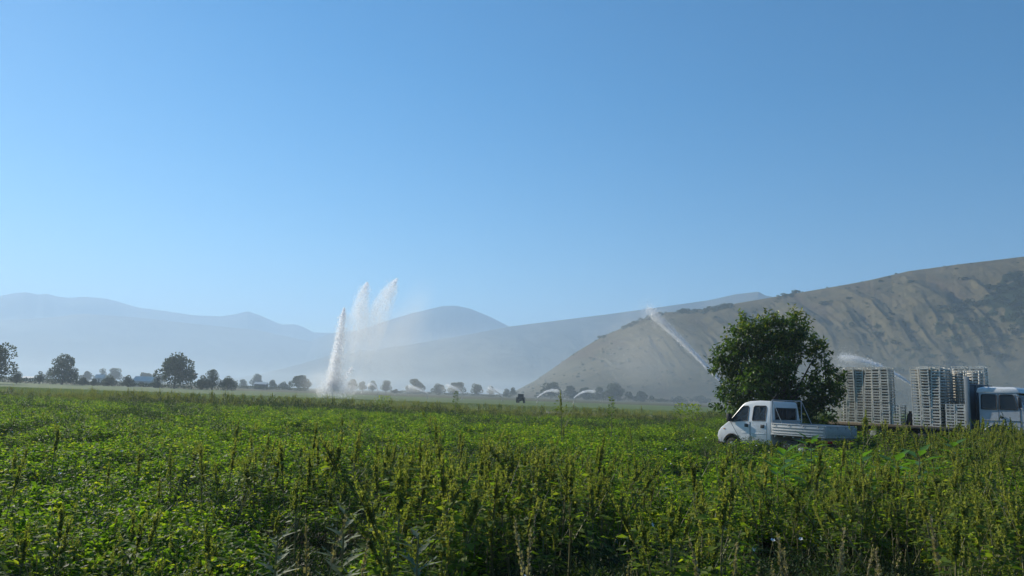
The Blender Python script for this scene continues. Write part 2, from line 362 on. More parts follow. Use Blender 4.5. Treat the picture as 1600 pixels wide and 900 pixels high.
def tube(pts, rads, k=5, tint=.5):
    """open tapered tube along points"""
    pts = np.asarray(pts, float); n = len(pts); V = []
    for i in range(n):
        d = pts[min(i + 1, n - 1)] - pts[max(i - 1, 0)]; d = d / max(np.linalg.norm(d), 1e-9)
        a = np.cross(d, [0, 0, 1.] if abs(d[2]) < .9 else [1., 0, 0]); a /= np.linalg.norm(a); b = np.cross(d, a)
        for j in range(k):
            t = 2 * math.pi * j / k; V.append(pts[i] + rads[i] * (math.cos(t) * a + math.sin(t) * b))
    Q = [(i * k + j, i * k + (j + 1) % k, (i + 1) * k + (j + 1) % k, (i + 1) * k + j) for i in range(n - 1) for j in range(k)]
    return np.array(V), np.array(Q), np.full(len(Q), tint)
class Acc:
    def __init__(s): s.V = []; s.Q = []; s.T = []; s.I = []; s.n = 0
    def add(s, VQT, mi=0):
        V, Q, T = VQT; s.V.append(V); s.Q.append(Q + s.n); s.T.append(T); s.I.append(np.full(len(Q), mi)); s.n += len(V); return s
    def arrays(s): return np.concatenate(s.V), np.concatenate(s.Q), np.concatenate(s.T), np.concatenate(s.I)
    def mesh(s, name, mats):
        V, Q, T, I = s.arrays(); return npmesh(name, V, Q, mats, {'tint': ('FACE', T)}, False, I)
def rdir(n, up=0.0, spread=1.0, rs=RS):
    v = rs.normal(size=(n, 3)) * [spread, spread, 1]; v[:, 2] = v[:, 2] * .6 + up; return unit(v)

# plant templates: each returns an Acc (material slots: 0 leaf, 1 seedhead, 2 stem)
def t_crop(seed, n=130, rad_=.36, h=.62, ll=.056, yellow=.0):
    n = int(n)
    rs = np.random.RandomState(seed); A = Acc()
    a = rs.rand(n) * 6.283; r = rad_ * np.sqrt(rs.rand(n)); zz = h * (1 - .55 * (r / rad_) ** 2) * (.45 + .6 * rs.rand(n) ** .5)
    tip = np.stack([r * np.cos(a), r * np.sin(a), zz], -1)
    out = np.stack([np.cos(a), np.sin(a), rs.rand(n) * .5 - .1], -1); out[:, :2] += rs.normal(size=(n, 2)) * .6
    out = unit(out)
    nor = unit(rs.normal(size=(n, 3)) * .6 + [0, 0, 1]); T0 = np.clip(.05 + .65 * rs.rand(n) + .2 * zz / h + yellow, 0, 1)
    for k, ang in enumerate((-1.1, 0, 1.1)):
        c, s_ = math.cos(ang), math.sin(ang); d = np.stack([out[:, 0] * c - out[:, 1] * s_, out[:, 0] * s_ + out[:, 1] * c, out[:, 2] - (.15 if k == 1 else 0)], -1)
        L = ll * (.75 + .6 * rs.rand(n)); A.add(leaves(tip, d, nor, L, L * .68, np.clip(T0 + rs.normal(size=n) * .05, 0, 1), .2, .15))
    for i in range(0, n, 6):
        b = np.array([rs.normal() * .03, rs.normal() * .03, 0]); A.add(tube([b, (b + tip[i]) / 2 + [0, 0, .05], tip[i]], [.006, .005, .002], 3), 2)
    return A
def spike(A, base, top, r, rs, n=60, mi=1, t0=.5):
    t = rs.rand(n) ** .9; base = np.asarray(base); top = np.asarray(top); ax = top - base
    P = base + t[:, None] * ax; a = rs.rand(n) * 6.283
    rr = r * (1 - .65 * t) * (.8 + .4 * rs.rand(n)); o = np.stack([np.cos(a), np.sin(a), np.zeros(n)], -1)
    D = unit(o + unit(ax) * (.9 + rs.rand(n)[:, None] * .5)); L = rr * 1.5 + .008
    A.add(leaves(P + o * rr[:, None] * .15, D, unit(np.cross(D, rs.normal(size=(n, 3)))), L, L * .75, np.clip(t0 + rs.normal(size=n) * .2, 0, 1), .1), mi)
def t_amaranth(seed, H=1.3, leafy=22, spikes=7, red=.0, bend=.1):
    rs = np.random.RandomState(seed); A = Acc()
    lean = rs.normal(size=2) * bend; f = lambda t: np.array([lean[0] * t * t, lean[1] * t * t, H * t])
    A.add(tube([f(0), f(.3), f(.6), f(.85), f(1)], [.011, .010, .008, .005, .002], 4), 2)
    n = leafy; t = .36 + .5 * rs.rand(n) ** .75; P = np.array([f(x) for x in t]); a = rs.rand(n) * 6.283
    pet = .05 + .08 * rs.rand(n); o = np.stack([np.cos(a), np.sin(a), .25 + .3 * rs.rand(n)], -1)
    P2 = P + o * pet[:, None]; L = (.08 + .08 * rs.rand(n)) * (1.3 - .6 * t)
    A.add(leaves(P2, o * [1, 1, .3], unit(rs.normal(size=(n, 3)) * .35 + [0, 0, 1]), L, L * .5, np.clip(.2 + .6 * t + rs.normal(size=n) * .15, 0, 1), .15, .25))
    # side shoots
    m = 5
    for k in range(m):
        tb = .3 + .5 * rs.rand(); b = f(tb); a_ = rs.rand() * 6.283; ln = .18 + .22 * rs.rand()
        e = b + np.array([math.cos(a_) * ln * .55, math.sin(a_) * ln * .55, ln])
        A.add(tube([b, (b + e) / 2 + [0, 0, -.01], e], [.005, .004, .002], 3), 2)
        q = 7; tt = rs.rand(q); Pk = b + tt[:, None] * (e - b); aa = rs.rand(q) * 6.283; oo = np.stack([np.cos(aa), np.sin(aa), np.full(q, .2)], -1)
        Lk = .05 + .05 * rs.rand(q); A.add(leaves(Pk, oo, unit(rs.normal(size=(q, 3)) * .4 + [0, 0, 1]), Lk, Lk * .5, np.clip(.45 + rs.normal(size=q) * .2, 0, 1), .15, .2))
        if rs.rand() < .75: spike(A, e, e + [rs.normal() * .02, rs.normal() * .02, .08 + .1 * rs.rand()], .016, rs, 26, 1, .45 + red)
    top = f(1); b = f(.72)
    spike(A, b, top + [0, 0, .06], .024, rs, 120, 1, .55 + red)
    for k in range(spikes):
        tb = .68 + .25 * rs.rand(); b = f(tb); a_ = rs.rand() * 6.283; ln = .06 + .12 * rs.rand()
        spike(A, b, b + [math.cos(a_) * ln * .35, math.sin(a_) * ln * .35, ln], .017, rs, 36, 1, .5 + red)
    return A
def t_grass(seed, H=.8, n=30, spread_=.12, seedheads=4):
    rs = np.random.RandomState(seed); A = Acc()
    a = rs.rand(n) * 6.283; b = np.stack([np.cos(a), np.sin(a), np.zeros(n)], -1) * (spread_ * rs.rand(n))[:, None]
    L = H * (.5 + .5 * rs.rand(n)); o = np.stack([np.cos(a), np.sin(a), np.full(n, 2.6)], -1); o[:, :2] += rs.normal(size=(n, 2)) * .4
    A.add(leaves(b, o, unit(np.stack([np.cos(a), np.sin(a), np.zeros(n)], -1)), L, np.full(n, .012), rs.rand(n), .1, -.18))
    for k in range(seedheads):
        q = b[k] * .5; e = q + np.array([rs.normal() * .12, rs.normal() * .12, H * (1.0 + .25 * rs.rand())]); A.add(tube([q, (q + e) / 2 + [.01, 0, 0], e], [.003, .003, .002], 3, .6), 0)
        spike(A, q + (e - q) * .8, e + (e - q) * .05, .012, rs, 26, 1, .7)
    return A
def t_bushweed(seed, H=.8, n=150, R=.3, ll=.06):
    rs = np.random.RandomState(seed); A = Acc()
    for k in range(6):
        a = rs.rand() * 6.283; A.add(tube([(0, 0, 0), (math.cos(a) * R * .3, math.sin(a) * R * .3, H * .4), (math.cos(a) * R * .8, math.sin(a) * R * .8, H * (.75 + .2 * rs.rand()))], [.007, .005, .002], 3), 2)
    t = rs.rand(n) ** .7; a = rs.rand(n) * 6.283; r = R * np.sqrt(rs.rand(n)) * (1 - .5 * t)
    P = np.stack([r * np.cos(a), r * np.sin(a), H * t], -1); o = np.stack([np.cos(a), np.sin(a), .4 + .6 * rs.rand(n)], -1); o[:, :2] += rs.normal(size=(n, 2)) * .5
    L = ll * (.6 + .8 * rs.rand(n)); A.add(leaves(P, o, unit(rs.normal(size=(n, 3)) * .5 + [0, 0, 1]), L, L * .42, np.clip(.2 + .5 * t + rs.normal(size=n) * .15, 0, 1), .15, .1))
    return A

_scatter_n = 0
def scatter(name, templates, mats, pts, rotz, tilt, scl, idx):
    """ONE mesh object: it holds the template plants and the points; its geometry nodes set the plants on the points"""
    V = []; Q = []; T = []; I = []; TV = []; n = 0
    for k, A in enumerate(templates):
        v, q, t, i = A.arrays(); V.append(v); Q.append(q + n); T.append(t); I.append(i); TV.append(np.full(len(v), k)); n += len(v)
    m = len(pts); V.append(pts); TV.append(np.full(m, -1))
    V = np.concatenate(V); TV = np.concatenate(TV); Q = np.concatenate(Q); nt_ = n
    pad = lambda a: np.concatenate([np.zeros(nt_), np.asarray(a, float)])
    me = npmesh(name, V, Q, mats, {'tint': ('FACE', np.concatenate(T)), 'tv': ('POINT', TV), 'rz': ('POINT', pad(rotz)), 'tx': ('POINT', pad(tilt[0])), 'ty': ('POINT', pad(tilt[1])),
                                   'sc': ('POINT', pad(scl)), 'pick': ('POINT', pad(idx))}, False, np.concatenate(I))
    o = obj(name, me)
    g = bpy.data.node_groups.new('scatter_' + name, 'GeometryNodeTree')
    g.interface.new_socket('Geometry', in_out='INPUT', socket_type='NodeSocketGeometry'); g.interface.new_socket('Geometry', in_out='OUTPUT', socket_type='NodeSocketGeometry')
    gi = g.nodes.new('NodeGroupInput'); go = g.nodes.new('NodeGroupOutput')
    def attr(nm):
        a = g.nodes.new('GeometryNodeInputNamedAttribute'); a.data_type = 'FLOAT'; a.inputs[0].default_value = nm; return a.outputs[0]
    def sep(k):
        c = g.nodes.new('FunctionNodeCompare'); c.data_type = 'FLOAT'; c.operation = 'EQUAL'; c.inputs['Epsilon'].default_value = .1
        g.links.new(attr('tv'), c.inputs[0]); c.inputs[1].default_value = k
        s = g.nodes.new('GeometryNodeSeparateGeometry'); s.domain = 'POINT'
        g.links.new(gi.outputs[0], s.inputs[0]); g.links.new(c.outputs[0], s.inputs[1]); return s.outputs[0]
    jn = g.nodes.new('GeometryNodeJoinGeometry')
    for k in range(len(templates)):
        ti = g.nodes.new('GeometryNodeGeometryToInstance'); g.links.new(sep(float(k)), ti.inputs[0]); g.links.new(ti.outputs[0], jn.inputs[0])
    # (join order is last linked first; any fixed order serves, 'pick' is random among like plants or set with that in mind)
    ip = g.nodes.new('GeometryNodeInstanceOnPoints'); g.links.new(sep(-1.0), ip.inputs['Points']); g.links.new(jn.outputs[0], ip.inputs['Instance'])
    ip.inputs['Pick Instance'].default_value = True
    ci = g.nodes.new('FunctionNodeFloatToInt'); g.links.new(attr('pick'), ci.inputs[0]); g.links.new(ci.outputs[0], ip.inputs['Instance Index'])
    cx = g.nodes.new('ShaderNodeCombineXYZ'); g.links.new(attr('tx'), cx.inputs[0]); g.links.new(attr('ty'), cx.inputs[1]); g.links.new(attr('rz'), cx.inputs[2])
    g.links.new(cx.outputs[0], ip.inputs['Rotation'])
    cs = g.nodes.new('ShaderNodeCombineXYZ')
    for q in range(3): g.links.new(attr('sc'), cs.inputs[q])
    g.links.new(cs.outputs[0], ip.inputs['Scale'])
    g.links.new(ip.outputs[0], go.inputs[0])
    md = o.modifiers.new('scatter', 'NODES'); md.node_group = g
    return o
def jgrid(x0, x1, y0, y1, sp, rs, jit=.45):
    X, Y = np.meshgrid(np.arange(x0, x1, sp), np.arange(y0, y1, sp)); X = X.ravel(); Y = Y.ravel()
    return X + (rs.rand(len(X)) - .5) * sp * 2 * jit, Y + (rs.rand(len(X)) - .5) * sp * 2 * jit
def wedge(X, Y, m=1.12, pad=2.0): return np.abs(X) < Y * .72 * m + pad
def pxof(X, Y):  # photo column of ground points (near enough)
    return 800 + F * X / Y
# ------------------------------------------------------------------ the near field
VAN_REAR = np.array([11.88, 28.0]); VAN_D = np.array([-.545, .839])
def clear_of_vehicles(X, Y):
    # keep plants out of the van and lorry footprints
    c, s = VAN_D; rx = X - VAN_REAR[0]; ry = Y - VAN_REAR[1]; l = rx * c + ry * s; a = rx * .839 + ry * .545
    van = (l > -.25) & (l < 5.35) & (a > -.15) & (a < 2.15)
    rx = X - 19.36; ry = Y - 31.5; l = rx * .6 - ry * .8; a = rx * .8 + ry * .6
    lor = (l > -6.6) & (l < 2.5) & (a > -.12) & (a < 2.7)
    return ~(van | lor)
rs = np.random.RandomState(5)
# near edge of the vegetation wanders
def near_edge(X, Y):
    px = pxof(X, Y); e = 5.2 + 0 * px
    e = e + 2.9 * smooth(380, 460, px) * (1 - smooth(590, 640, px)) + 2.6 * smooth(700, 760, px) * (1 - smooth(1000, 1060, px)) + 3.2 * smooth(1110, 1180, px) * (1 - smooth(1430, 1500, px))
    return e + (fbm(X * .9, Y * .3, 2, 4) - .5) * 1.2
X1, Y1 = jgrid(-26, 26, 4.5, 26, .34, rs); X2, Y2 = jgrid(-60, 60, 26, 71, .46, rs)
X = np.concatenate([X1, X2]); Y = np.concatenate([Y1, Y2])
pn = fbm(X * .16, Y * .16, 3, 31); gap = fbm(X * .5, Y * .5, 2, 37)
k = wedge(X, Y) & clear_of_vehicles(X, Y) & (Y > near_edge(X, Y) + 0.8 + 1.7 * smooth(6.6, 7.6, near_edge(X, Y))) & (gap > np.where(Y < 16, .27, .33))
X, Y, pn, gap = X[k], Y[k], pn[k], gap[k]; n = len(X)
crops = [t_crop(101), t_crop(102, 150, .4, .58, .05), t_crop(103, 120, .34, .68, .062), t_crop(104, 130, .38, .6, .055, .12), t_crop(105, 120, .36, .5, .06, .18)]
pick = rs.randint(0, 5, n)
sc = (.72 + .5 * smooth(.3, .7, pn)) * (.8 + .4 * rs.rand(n)) * (.62 + .75 * smooth(.3, .75, gap)) * (.8 + .4 * fbm(X * 1.1, Y * 1.1, 2, 91))*1.12
sc = np.where(Y > 26, sc * 1.1, sc); sc = np.minimum(sc, 1.12 - .12 * smooth(30, 60, Y)) * (1 - .1 * smooth(50, 70, Y))
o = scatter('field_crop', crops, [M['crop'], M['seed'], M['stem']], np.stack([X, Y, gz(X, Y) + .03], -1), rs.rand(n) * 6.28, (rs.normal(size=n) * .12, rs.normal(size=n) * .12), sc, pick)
tagx(o, 'low leafy green crop covering the near field in a dense uneven mass', 'crop plants', kind='stuff')

# tall seed-headed weeds: thick along the near edge, in patches further in
amar = [t_amaranth(201, 1.25), t_amaranth(202, 1.4, 26, 9), t_amaranth(203, 1.1, 20, 6), t_amaranth(204, 1.3, 18, 8, .12), t_amaranth(205, 1.0, 26, 5, -.1), t_amaranth(206, 1.35, 24, 7, .05, .2)]
X, Y = jgrid(-30, 30, 5.0, 34, .22, rs)
px = pxof(X, Y); pn = fbm(X * .45, Y * .45, 3, 51); e = near_edge(X, Y)
belt = np.exp(-np.clip(Y - e, 0, 99) / 2.6) * (Y > e)
pr = .62 * belt * smooth(.41, .57, pn) + .08 * belt + .09 * (px < 500) * (Y > e) * (Y < 8.5) * smooth(.35, .5, pn)
for c_, w_, y1 in ((665, 85, 11.5), (845, 85, 12.0), (420, 55, 9.0), (270, 45, 8.5), (545, 50, 10.5), (1085, 60, 10.0), (1330, 60, 12.5), (90, 60, 8.0), (960, 50, 10.0), (1460, 60, 12.0)):
    pr = np.maximum(pr, .62 * np.exp(-((px - c_) / w_) ** 4) * (Y > e) * (Y < y1) * smooth(.30, .5, pn))
pr += .12 * smooth(.60, .70, pn) * (1 - smooth(10, 16, Y)) * (Y > e) + .002 * (Y > e)
pr += .42 * smooth(1340, 1400, px) * smooth(22, 26, Y) * (1 - smooth(27, 30, Y + 0 * px)) * smooth(.35, .6, pn)
pr += .30 * smooth(1420, 1500, px) * smooth(14, 20, Y) * (1 - smooth(26, 29, Y))
pr *= np.where((px > 1060) & (px < 1330) & (Y > 14), .25, 1)
k = wedge(X, Y, 1.05) & (rs.rand(len(X)) < pr) & clear_of_vehicles(X, Y)
X, Y = X[k], Y[k]; n = len(X); px = pxof(X, Y)
sc = (.70 + .50 * rs.rand(n)) * np.where(Y > 18, np.where(px > 1330, 1.08, .85), 1) * np.where((px < 380) & (Y < 11), .75, 1) * np.where((px > 1150) & (px < 1450) & (Y < 12), .85, 1)
o = scatter('seeding_weeds', amar, [M['weed'], M['seed'], M['stem']], np.stack([X, Y, gz(X, Y) + .02], -1), rs.rand(n) * 6.28, (rs.normal(size=n) * .1, rs.normal(size=n) * .1), sc, rs.randint(0, 6, n))
tagx(o, 'tall olive weeds with upright seed spikes crowding the near edge of the field', 'weeds', kind='stuff')

# bushy dark weeds scattered through the crop
bw = [t_bushweed(301), t_bushweed(302, 1.0, 170, .32, .05), t_bushweed(303, .7, 140, .38, .07)]
X, Y = jgrid(-50, 50, 5.5, 66, .6, rs); pn = fbm(X * .2, Y * .2, 3, 61); px = pxof(X, Y)
pr = .08 + .65 * smooth(.53, .66, pn) + .5 * smooth(1440, 1520, px) * (1 - smooth(7.5, 9, Y)) + .35 * smooth(1100, 1200, px) * smooth(24, 27, Y) * (1 - smooth(32, 34, Y))
k = wedge(X, Y) & (rs.rand(len(X)) < pr) & clear_of_vehicles(X, Y) & (Y > near_edge(X, Y) + .3); X, Y = X[k], Y[k]; n = len(X)
o = scatter('leafy_weeds', bw, [M['darkweed'], M['seed'], M['stem']], np.stack([X, Y, gz(X, Y) + .02], -1), rs.rand(n) * 6.28, (rs.normal(size=n) * .1, rs.normal(size=n) * .1), .75 + .4 * rs.rand(n), rs.randint(0, 3, n))
tagx(o, 'bushy narrow-leaved weeds growing in patches among the crop', 'weeds', kind='stuff')
X, Y = jgrid(-9, 9, 3.6, 10.5, .2, rs, .5); k = wedge(X, Y); X, Y = X[k], Y[k]; n = len(X)
o = scatter('ground_weeds', [t_bushweed(311, 1.0, 110, .5, .10), t_bushweed(312, .9, 120, .55, .12)], [M['darkweed'], M['seed'], M['stem']], np.stack([X, Y, gz(X, Y) + .0], -1), rs.rand(n) * 6.28, (rs.normal(size=n) * .1, rs.normal(size=n) * .1), .22 + .2 * rs.rand(n), rs.randint(0, 2, n))
tagx(o, 'tangle of low weeds in shadow-dark colour covering the soil at the near edge', 'weeds', kind='stuff')  # dark leaf colour stands in for the shadow along the near edge

# straw-coloured grass and weeds where the near field ends
gr = [t_grass(401, .8, 34, .16, 5), t_grass(402, .6, 40, .2, 3), t_grass(403, 1.0, 26, .14, 6)]
X, Y = jgrid(-60, 62, 60, 73.5, .42, rs, .5); pn = fbm(X * .12, Y * .3, 3, 71)
k = wedge(X, Y) & (rs.rand(len(X)) < .16 + .75 * smooth(.44, .60, pn)) & clear_of_vehicles(X, Y); X, Y, pn = X[k], Y[k], pn[k]; n = len(X)
o = scatter('field_edge_grass', gr, [M['drygrass'], M['seed'], M['stem']], np.stack([X, Y, gz(X, Y) + .02], -1), rs.rand(n) * 6.28, (rs.normal(size=n) * .1, rs.normal(size=n) * .1), (.5 + .4 * rs.rand(n)) * (.8 + .6 * smooth(.4, .7, pn)), rs.randint(0, 3, n))
tagx(o, 'straw coloured seeding grass along the far edge of the near field', 'grass', kind='stuff')
X, Y = jgrid(-55, 58, 52, 72.5, .5, rs, .5); pn = fbm(X * .11, Y * .25, 3, 74); px = pxof(X, Y)
k = wedge(X, Y) & (rs.rand(len(X)) < .05 + .55 * smooth(.47, .62, pn) * smooth(52, 64, Y)) & clear_of_vehicles(X, Y); X, Y, pn = X[k], Y[k], pn[k]; n = len(X)
o = scatter('field_edge_weeds', [t_amaranth(431, 1.2, 40, 9, .1), t_amaranth(432, 1.0, 40, 7, .2), t_bushweed(433, .9, 170, .34, .07), t_bushweed(434, .7, 170, .4, .08)], [M['darkweed'], M['seed'], M['stem']], np.stack([X, Y, gz(X, Y) + .02], -1), rs.rand(n) * 6.28, (rs.normal(size=n) * .1, rs.normal(size=n) * .1), (.45 + .55 * rs.rand(n)) * (.8 + .55 * smooth(.5, .68, pn)), rs.randint(0, 4, n))
tagx(o, 'ragged dark and straw coloured weeds along the far edge of the near field', 'weeds', kind='stuff')
# small white flower shapes added as leaf glints in the canopy
def t_flower(seed):
    rs_ = np.random.RandomState(seed); A = Acc(); a = np.arange(5) * 1.257; D = np.stack([np.cos(a), np.sin(a), .35 + 0 * a], -1); P = D * .003 + [0, 0, 0]
    A.add(leaves(P, D, np.tile([0, 0, 1.], (5, 1)), np.full(5, .022), np.full(5, .018), np.zeros(5), .1)); A.add(tube([(0, 0, -.25), (0, 0, 0)], [.003, .002], 3), 2); return A
X = (rs.rand(420) - .5) * 40; Y = 6.5 + 26 * rs.rand(420); k = wedge(X, Y) & clear_of_vehicles(X, Y) & (fbm(X * .3, Y * .3, 2, 95) > .47); X, Y = X[k], Y[k]; n = len(X)
o = scatter('glint_flowers', [t_flower(441), t_flower(442)], [M['glint_flower'], M['glint_flower'], M['stem']], np.stack([X, Y, gz(X, Y) + .55 + .2 * rs.rand(n)], -1), rs.rand(n) * 6.28, (rs.normal(size=n) * .6, rs.normal(size=n) * .6), .8 + .7 * rs.rand(n), rs.randint(0, 2, n))
tagx(o, 'tiny white flower shapes added as leaf glints through the crop', 'flowers', kind='stuff')
# thin young crop rows of the far field
X, Y = jgrid(-110, 110, 81, 150, 1.1, rs, .5); k = wedge(X, Y, 1.05) & ~((X > 3) & (Y > 92) & (Y < 105)); X, Y = X[k], Y[k]; n = len(X)
o = scatter('young_crop', [t_grass(411, .35, 34, .5, 0), t_grass(412, .3, 40, .6, 0)], [M['grass'], M['seed'], M['stem']], np.stack([X, Y, gz(X, Y) + .03], -1), rs.rand(n) * 6.28, (0 * X, 0 * X), .9 + .4 * rs.rand(n), rs.randint(0, 2, n))
tagx(o, 'short pale green young crop on the wide field beyond the track', 'crop', kind='stuff')
# verge grass at the very front
X, Y = jgrid(-9, 9, 3.5, 9.0, .26, rs, .5); px = pxof(X, Y); pn = fbm(X * .8, Y * .8, 2, 81)
pr = .22 + .7 * smooth(1300, 1360, px) * (1 - smooth(1500, 1560, px)) * (Y < 8) + .25 * smooth(.5, .7, pn)
k = wedge(X, Y) & (rs.rand(len(X)) < pr); X, Y = X[k], Y[k]; n = len(X)
o = scatter('verge_grass', [t_grass(421, .45, 40, .12, 0), t_grass(422, .6, 30, .1, 1)], [M['grass'], M['dry'], M['stem']], np.stack([X, Y, gz(X, Y) + .02], -1), rs.rand(n) * 6.28, (rs.normal(size=n) * .1, rs.normal(size=n) * .1), .6 + .5 * rs.rand(n), rs.randint(0, 2, n))
tagx(o, 'thin green grass blades at the foot of the near weeds', 'grass', kind='stuff')

# ---- single plants that stand out
def plant_thing(name, A, mats, px, py_top, Y, label, cat, H, group=None, rz=None):
    """A: leaf mesh of unit design height H; scaled so that its tip stands at the photo row py_top"""
    ptop = at(px, py_top, Y); x = ptop[0]; z0 = float(gz(x, Y)); s = (ptop[2] - z0) / H
    root = empty(name, (x, Y, z0), random.random() * 6 if rz is None else rz); root.scale = (s, s, s); tagx(root, label, cat, group)
    V, Q, T, I = A.arrays()
    names = ['foliage', 'seed_head', 'stem']
    for nm, kk in (('foliage', I < 2), ('stem', I == 2)):  # the foliage mesh joins leaves and seed heads
        if kk.any():
            q = Q[kk]; used, inv = np.unique(q, return_inverse=True)
            obj(nm, npmesh(nm, V[used], inv.reshape(q.shape), mats[:2] if nm == 'foliage' else mats[2], {'tint': ('FACE', T[kk])}, False, I[kk] if nm == 'foliage' else None), root)
    return root
WM = [M['weed'], M['seed'], M['stem']]
def t_spire(seed, H=1.6, n=240, R=.34):
    rs = np.random.RandomState(seed); A = Acc(); A.add(tube([(0, 0, 0), (0, 0, H * .5), (0.02, 0, H)], [.014, .01, .003], 4), 2)
    t = .15 + .85 * rs.rand(n) ** .8; a = rs.rand(n) * 6.283; r = R * (1.08 - t) ** .8 * (.3 + .7 * rs.rand(n))
    P = np.stack([r * np.cos(a), r * np.sin(a), H * t], -1); o = np.stack([np.cos(a), np.sin(a), .5 + 0 * a], -1); L = .05 + .06 * rs.rand(n)
    A.add(leaves(P, o, unit(rs.normal(size=(n, 3)) * .4 + [0, 0, 1]), L, L * .5, np.clip(.35 + rs.normal(size=n) * .2, 0, 1), .15, .1)); return A
plant_thing('weed', t_spire(501), WM, 713, 612, 50, 'dark cone shaped weed rising above the field edge left of the small far tractor', 'weed', 1.6)
plant_thing('weed', t_spire(502, 1.5, 160, .16), WM, 956, 620, 30, 'tall dark slender weed standing alone midway between the far tractor and the van', 'weed', 1.5)
plant_thing('weed', t_amaranth(503, 1.5, 14, 2, 0, .25), WM, 880, 614, 26, 'thin bent weed stalk reaching above the field right of the far tractor', 'weed', 1.5)
plant_thing('weed', t_amaranth(504, 1.5, 26, 8, .1), WM, 690, 652, 12, 'tall olive seed spike in mid field, tallest in the middle weed clump', 'weed', 1.56)
plant_thing('weed', t_amaranth(505, 1.4, 22, 10, .1), WM, 1345, 640, 19, 'tall yellowish seed spike weed standing right of the van tailgate', 'weed', 1.46)
plant_thing('weed', t_bushweed(506, 1.0, 600, .55, .07), WM, 600, 618, 62, 'rounded dark bush of weeds at the field edge right of the big water jet', 'weed', 1.0)
plant_thing('weed', t_bushweed(507, 1.0, 700, .6, .07), WM, 1075, 632, 38, 'yellow green bushy weed left of the van by the track', 'weed', 1.0)
def t_broad(seed, n=14, H=1.0, L0=.28):
    rs = np.random.RandomState(seed); A = Acc(); A.add(tube([(0, 0, 0), (0, 0, H * .5), (0, 0, H * .93)], [.014, .011, .006], 5), 2)
    t = np.linspace(.62, .97, n); a = np.arange(n) * 2.4 + rs.rand(n) * .5; el = .0 + .75 * ((t - .62) / .35) ** 1.5
    D = np.stack([np.cos(a) * np.cos(el), np.sin(a) * np.cos(el), np.sin(el)], -1); P = np.stack([0 * t, 0 * t, H * t], -1) + D * .04
    L = L0 * (1.35 - .5 * t) * (.85 + .3 * rs.rand(n))
    Nn = unit(np.stack([-np.cos(a) * np.sin(el), -np.sin(a) * np.sin(el), np.cos(el)], -1))
    A.add(leaves(P, D, Nn, L, L * .48, .3 + .7 * rs.rand(n), .22, .22)); return A
BM = [M['bright'], M['seed'], M['stem']]
for i, (px, py, Y, lab) in enumerate([(1267, 686, 17, 'bright green broad leaved plant just below the van tailgate, star shaped top'),
        (1225, 706, 14, 'bright broad leaved plant in the crop below and left of the star shaped one'),
        (1215, 731, 12, 'low bright broad leaved plant nearest the viewer below the van'),
        (1400, 716, 13, 'left plant of the bright broad leaved pair in the right part of the field'),
        (1436, 708, 13.5, 'right plant of the bright broad leaved pair in the right part of the field'),
        (1490, 692, 18, 'bright broad leaved plant below the lorry cab'),
        (1345, 714, 14, 'small bright broad leaved plant left of the pair in the right field')]):
    plant_thing('broad_leaved_plant', t_broad(520 + i), BM, px, py, Y, lab, 'plant', 1.0, 'bright broad leaved plants in the crop')
def t_stalk(seed, H=.8):
    rs = np.random.RandomState(seed); A = Acc(); l = rs.normal(size=2) * .08; f = lambda t: np.array([l[0] * t * t, l[1] * t * t, H * t])
    A.add(tube([f(0), f(.4), f(.8), f(1)], [.005, .004, .003, .002], 4), 2); spike(A, f(.70), f(1.03), .011, rs, 70, 1, .6)
    n = 5; P = np.array([f(x) for x in .1 + .4 * rs.rand(n)]); a = rs.rand(n) * 6.28
    A.add(leaves(P, np.stack([np.cos(a), np.sin(a), .8 + 0 * a], -1), unit(rs.normal(size=(n, 3))), .12 + .1 * rs.rand(n), np.full(n, .012), rs.rand(n), .1, .3)); return A
DM = [M['dry'], M['dry'], M['dry']]
dry = [(838, 812, 5.6, 'pale dry stalk leaning in the dark gap at the bottom centre'), (826, 826, 5.9, 'second pale dry stalk just left of the leaning one at bottom centre'),
       (1228, 832, 5.8, 'pale dry grass stalk at the left end of the dark hollow, bottom right'), (1243, 856, 5.3, 'short dry grass stalk at left of the dark hollow, bottom right'),
       (1300, 826, 5.9, 'tallest pale grass stalk in the middle of the dark hollow'), (1322, 852, 5.4, 'pale grass stalk just right of the tallest one in the dark hollow'),
       (1372, 856, 5.3, 'drooping pale grass seed head above the green grass, bottom right'), (1475, 800, 6.1, 'pale leaning stalk at the right end of the dark hollow'),
       (1115, 842, 5.6, 'straw coloured stalk left of the dark hollow'), (1140, 846, 5.5, 'straw coloured stalk nearest the left side of the dark hollow'),
       (505, 800, 6.0, 'pale thick dry stalk at bottom left of centre'), (490, 815, 5.8, 'pale dry stalk left of the thick one at bottom left of centre'), (560, 838, 5.6, 'thin pale stalk by the thistle at bottom left of centre')]
for i, (px, py, Y, lab) in enumerate(dry):
    plant_thing('dry_stalk', t_stalk(540 + i), DM, px, py, Y, lab, 'dry stalk', .83, 'pale dry stalks at the near field edge')
def t_thistle(seed, H=.8, n=26):
    rs = np.random.RandomState(seed); A = Acc(); A.add(tube([(0, 0, 0), (0, 0, H * .5), (0, 0, H)], [.009, .007, .004], 5), 2)
    for q in range(n):
        t = .25 + .75 * q / n; a = q * 2.4; P0 = np.array([0, 0, H * t]); d = np.array([math.cos(a), math.sin(a), .7]); d /= np.linalg.norm(d); L = .20 * (1.2 - .7 * t)
        A.add(leaves(P0[None], d[None], np.array([[-d[0] * .7, -d[1] * .7, .7]]), [L], [L * .28], np.array([.4 + .5 * rs.rand()]), .2, .25))
        for k in range(3):
            p = P0 + d * L * (.25 + .22 * k)
            for s in (-1, 1):
                sd = np.cross(d, [0, 0, 1]) * s + d * .8; A.add(leaves(p[None], sd[None], np.array([[0, 0, 1.]]), [L * .3], [L * .1], np.array([rs.rand()]), .1))
    return A
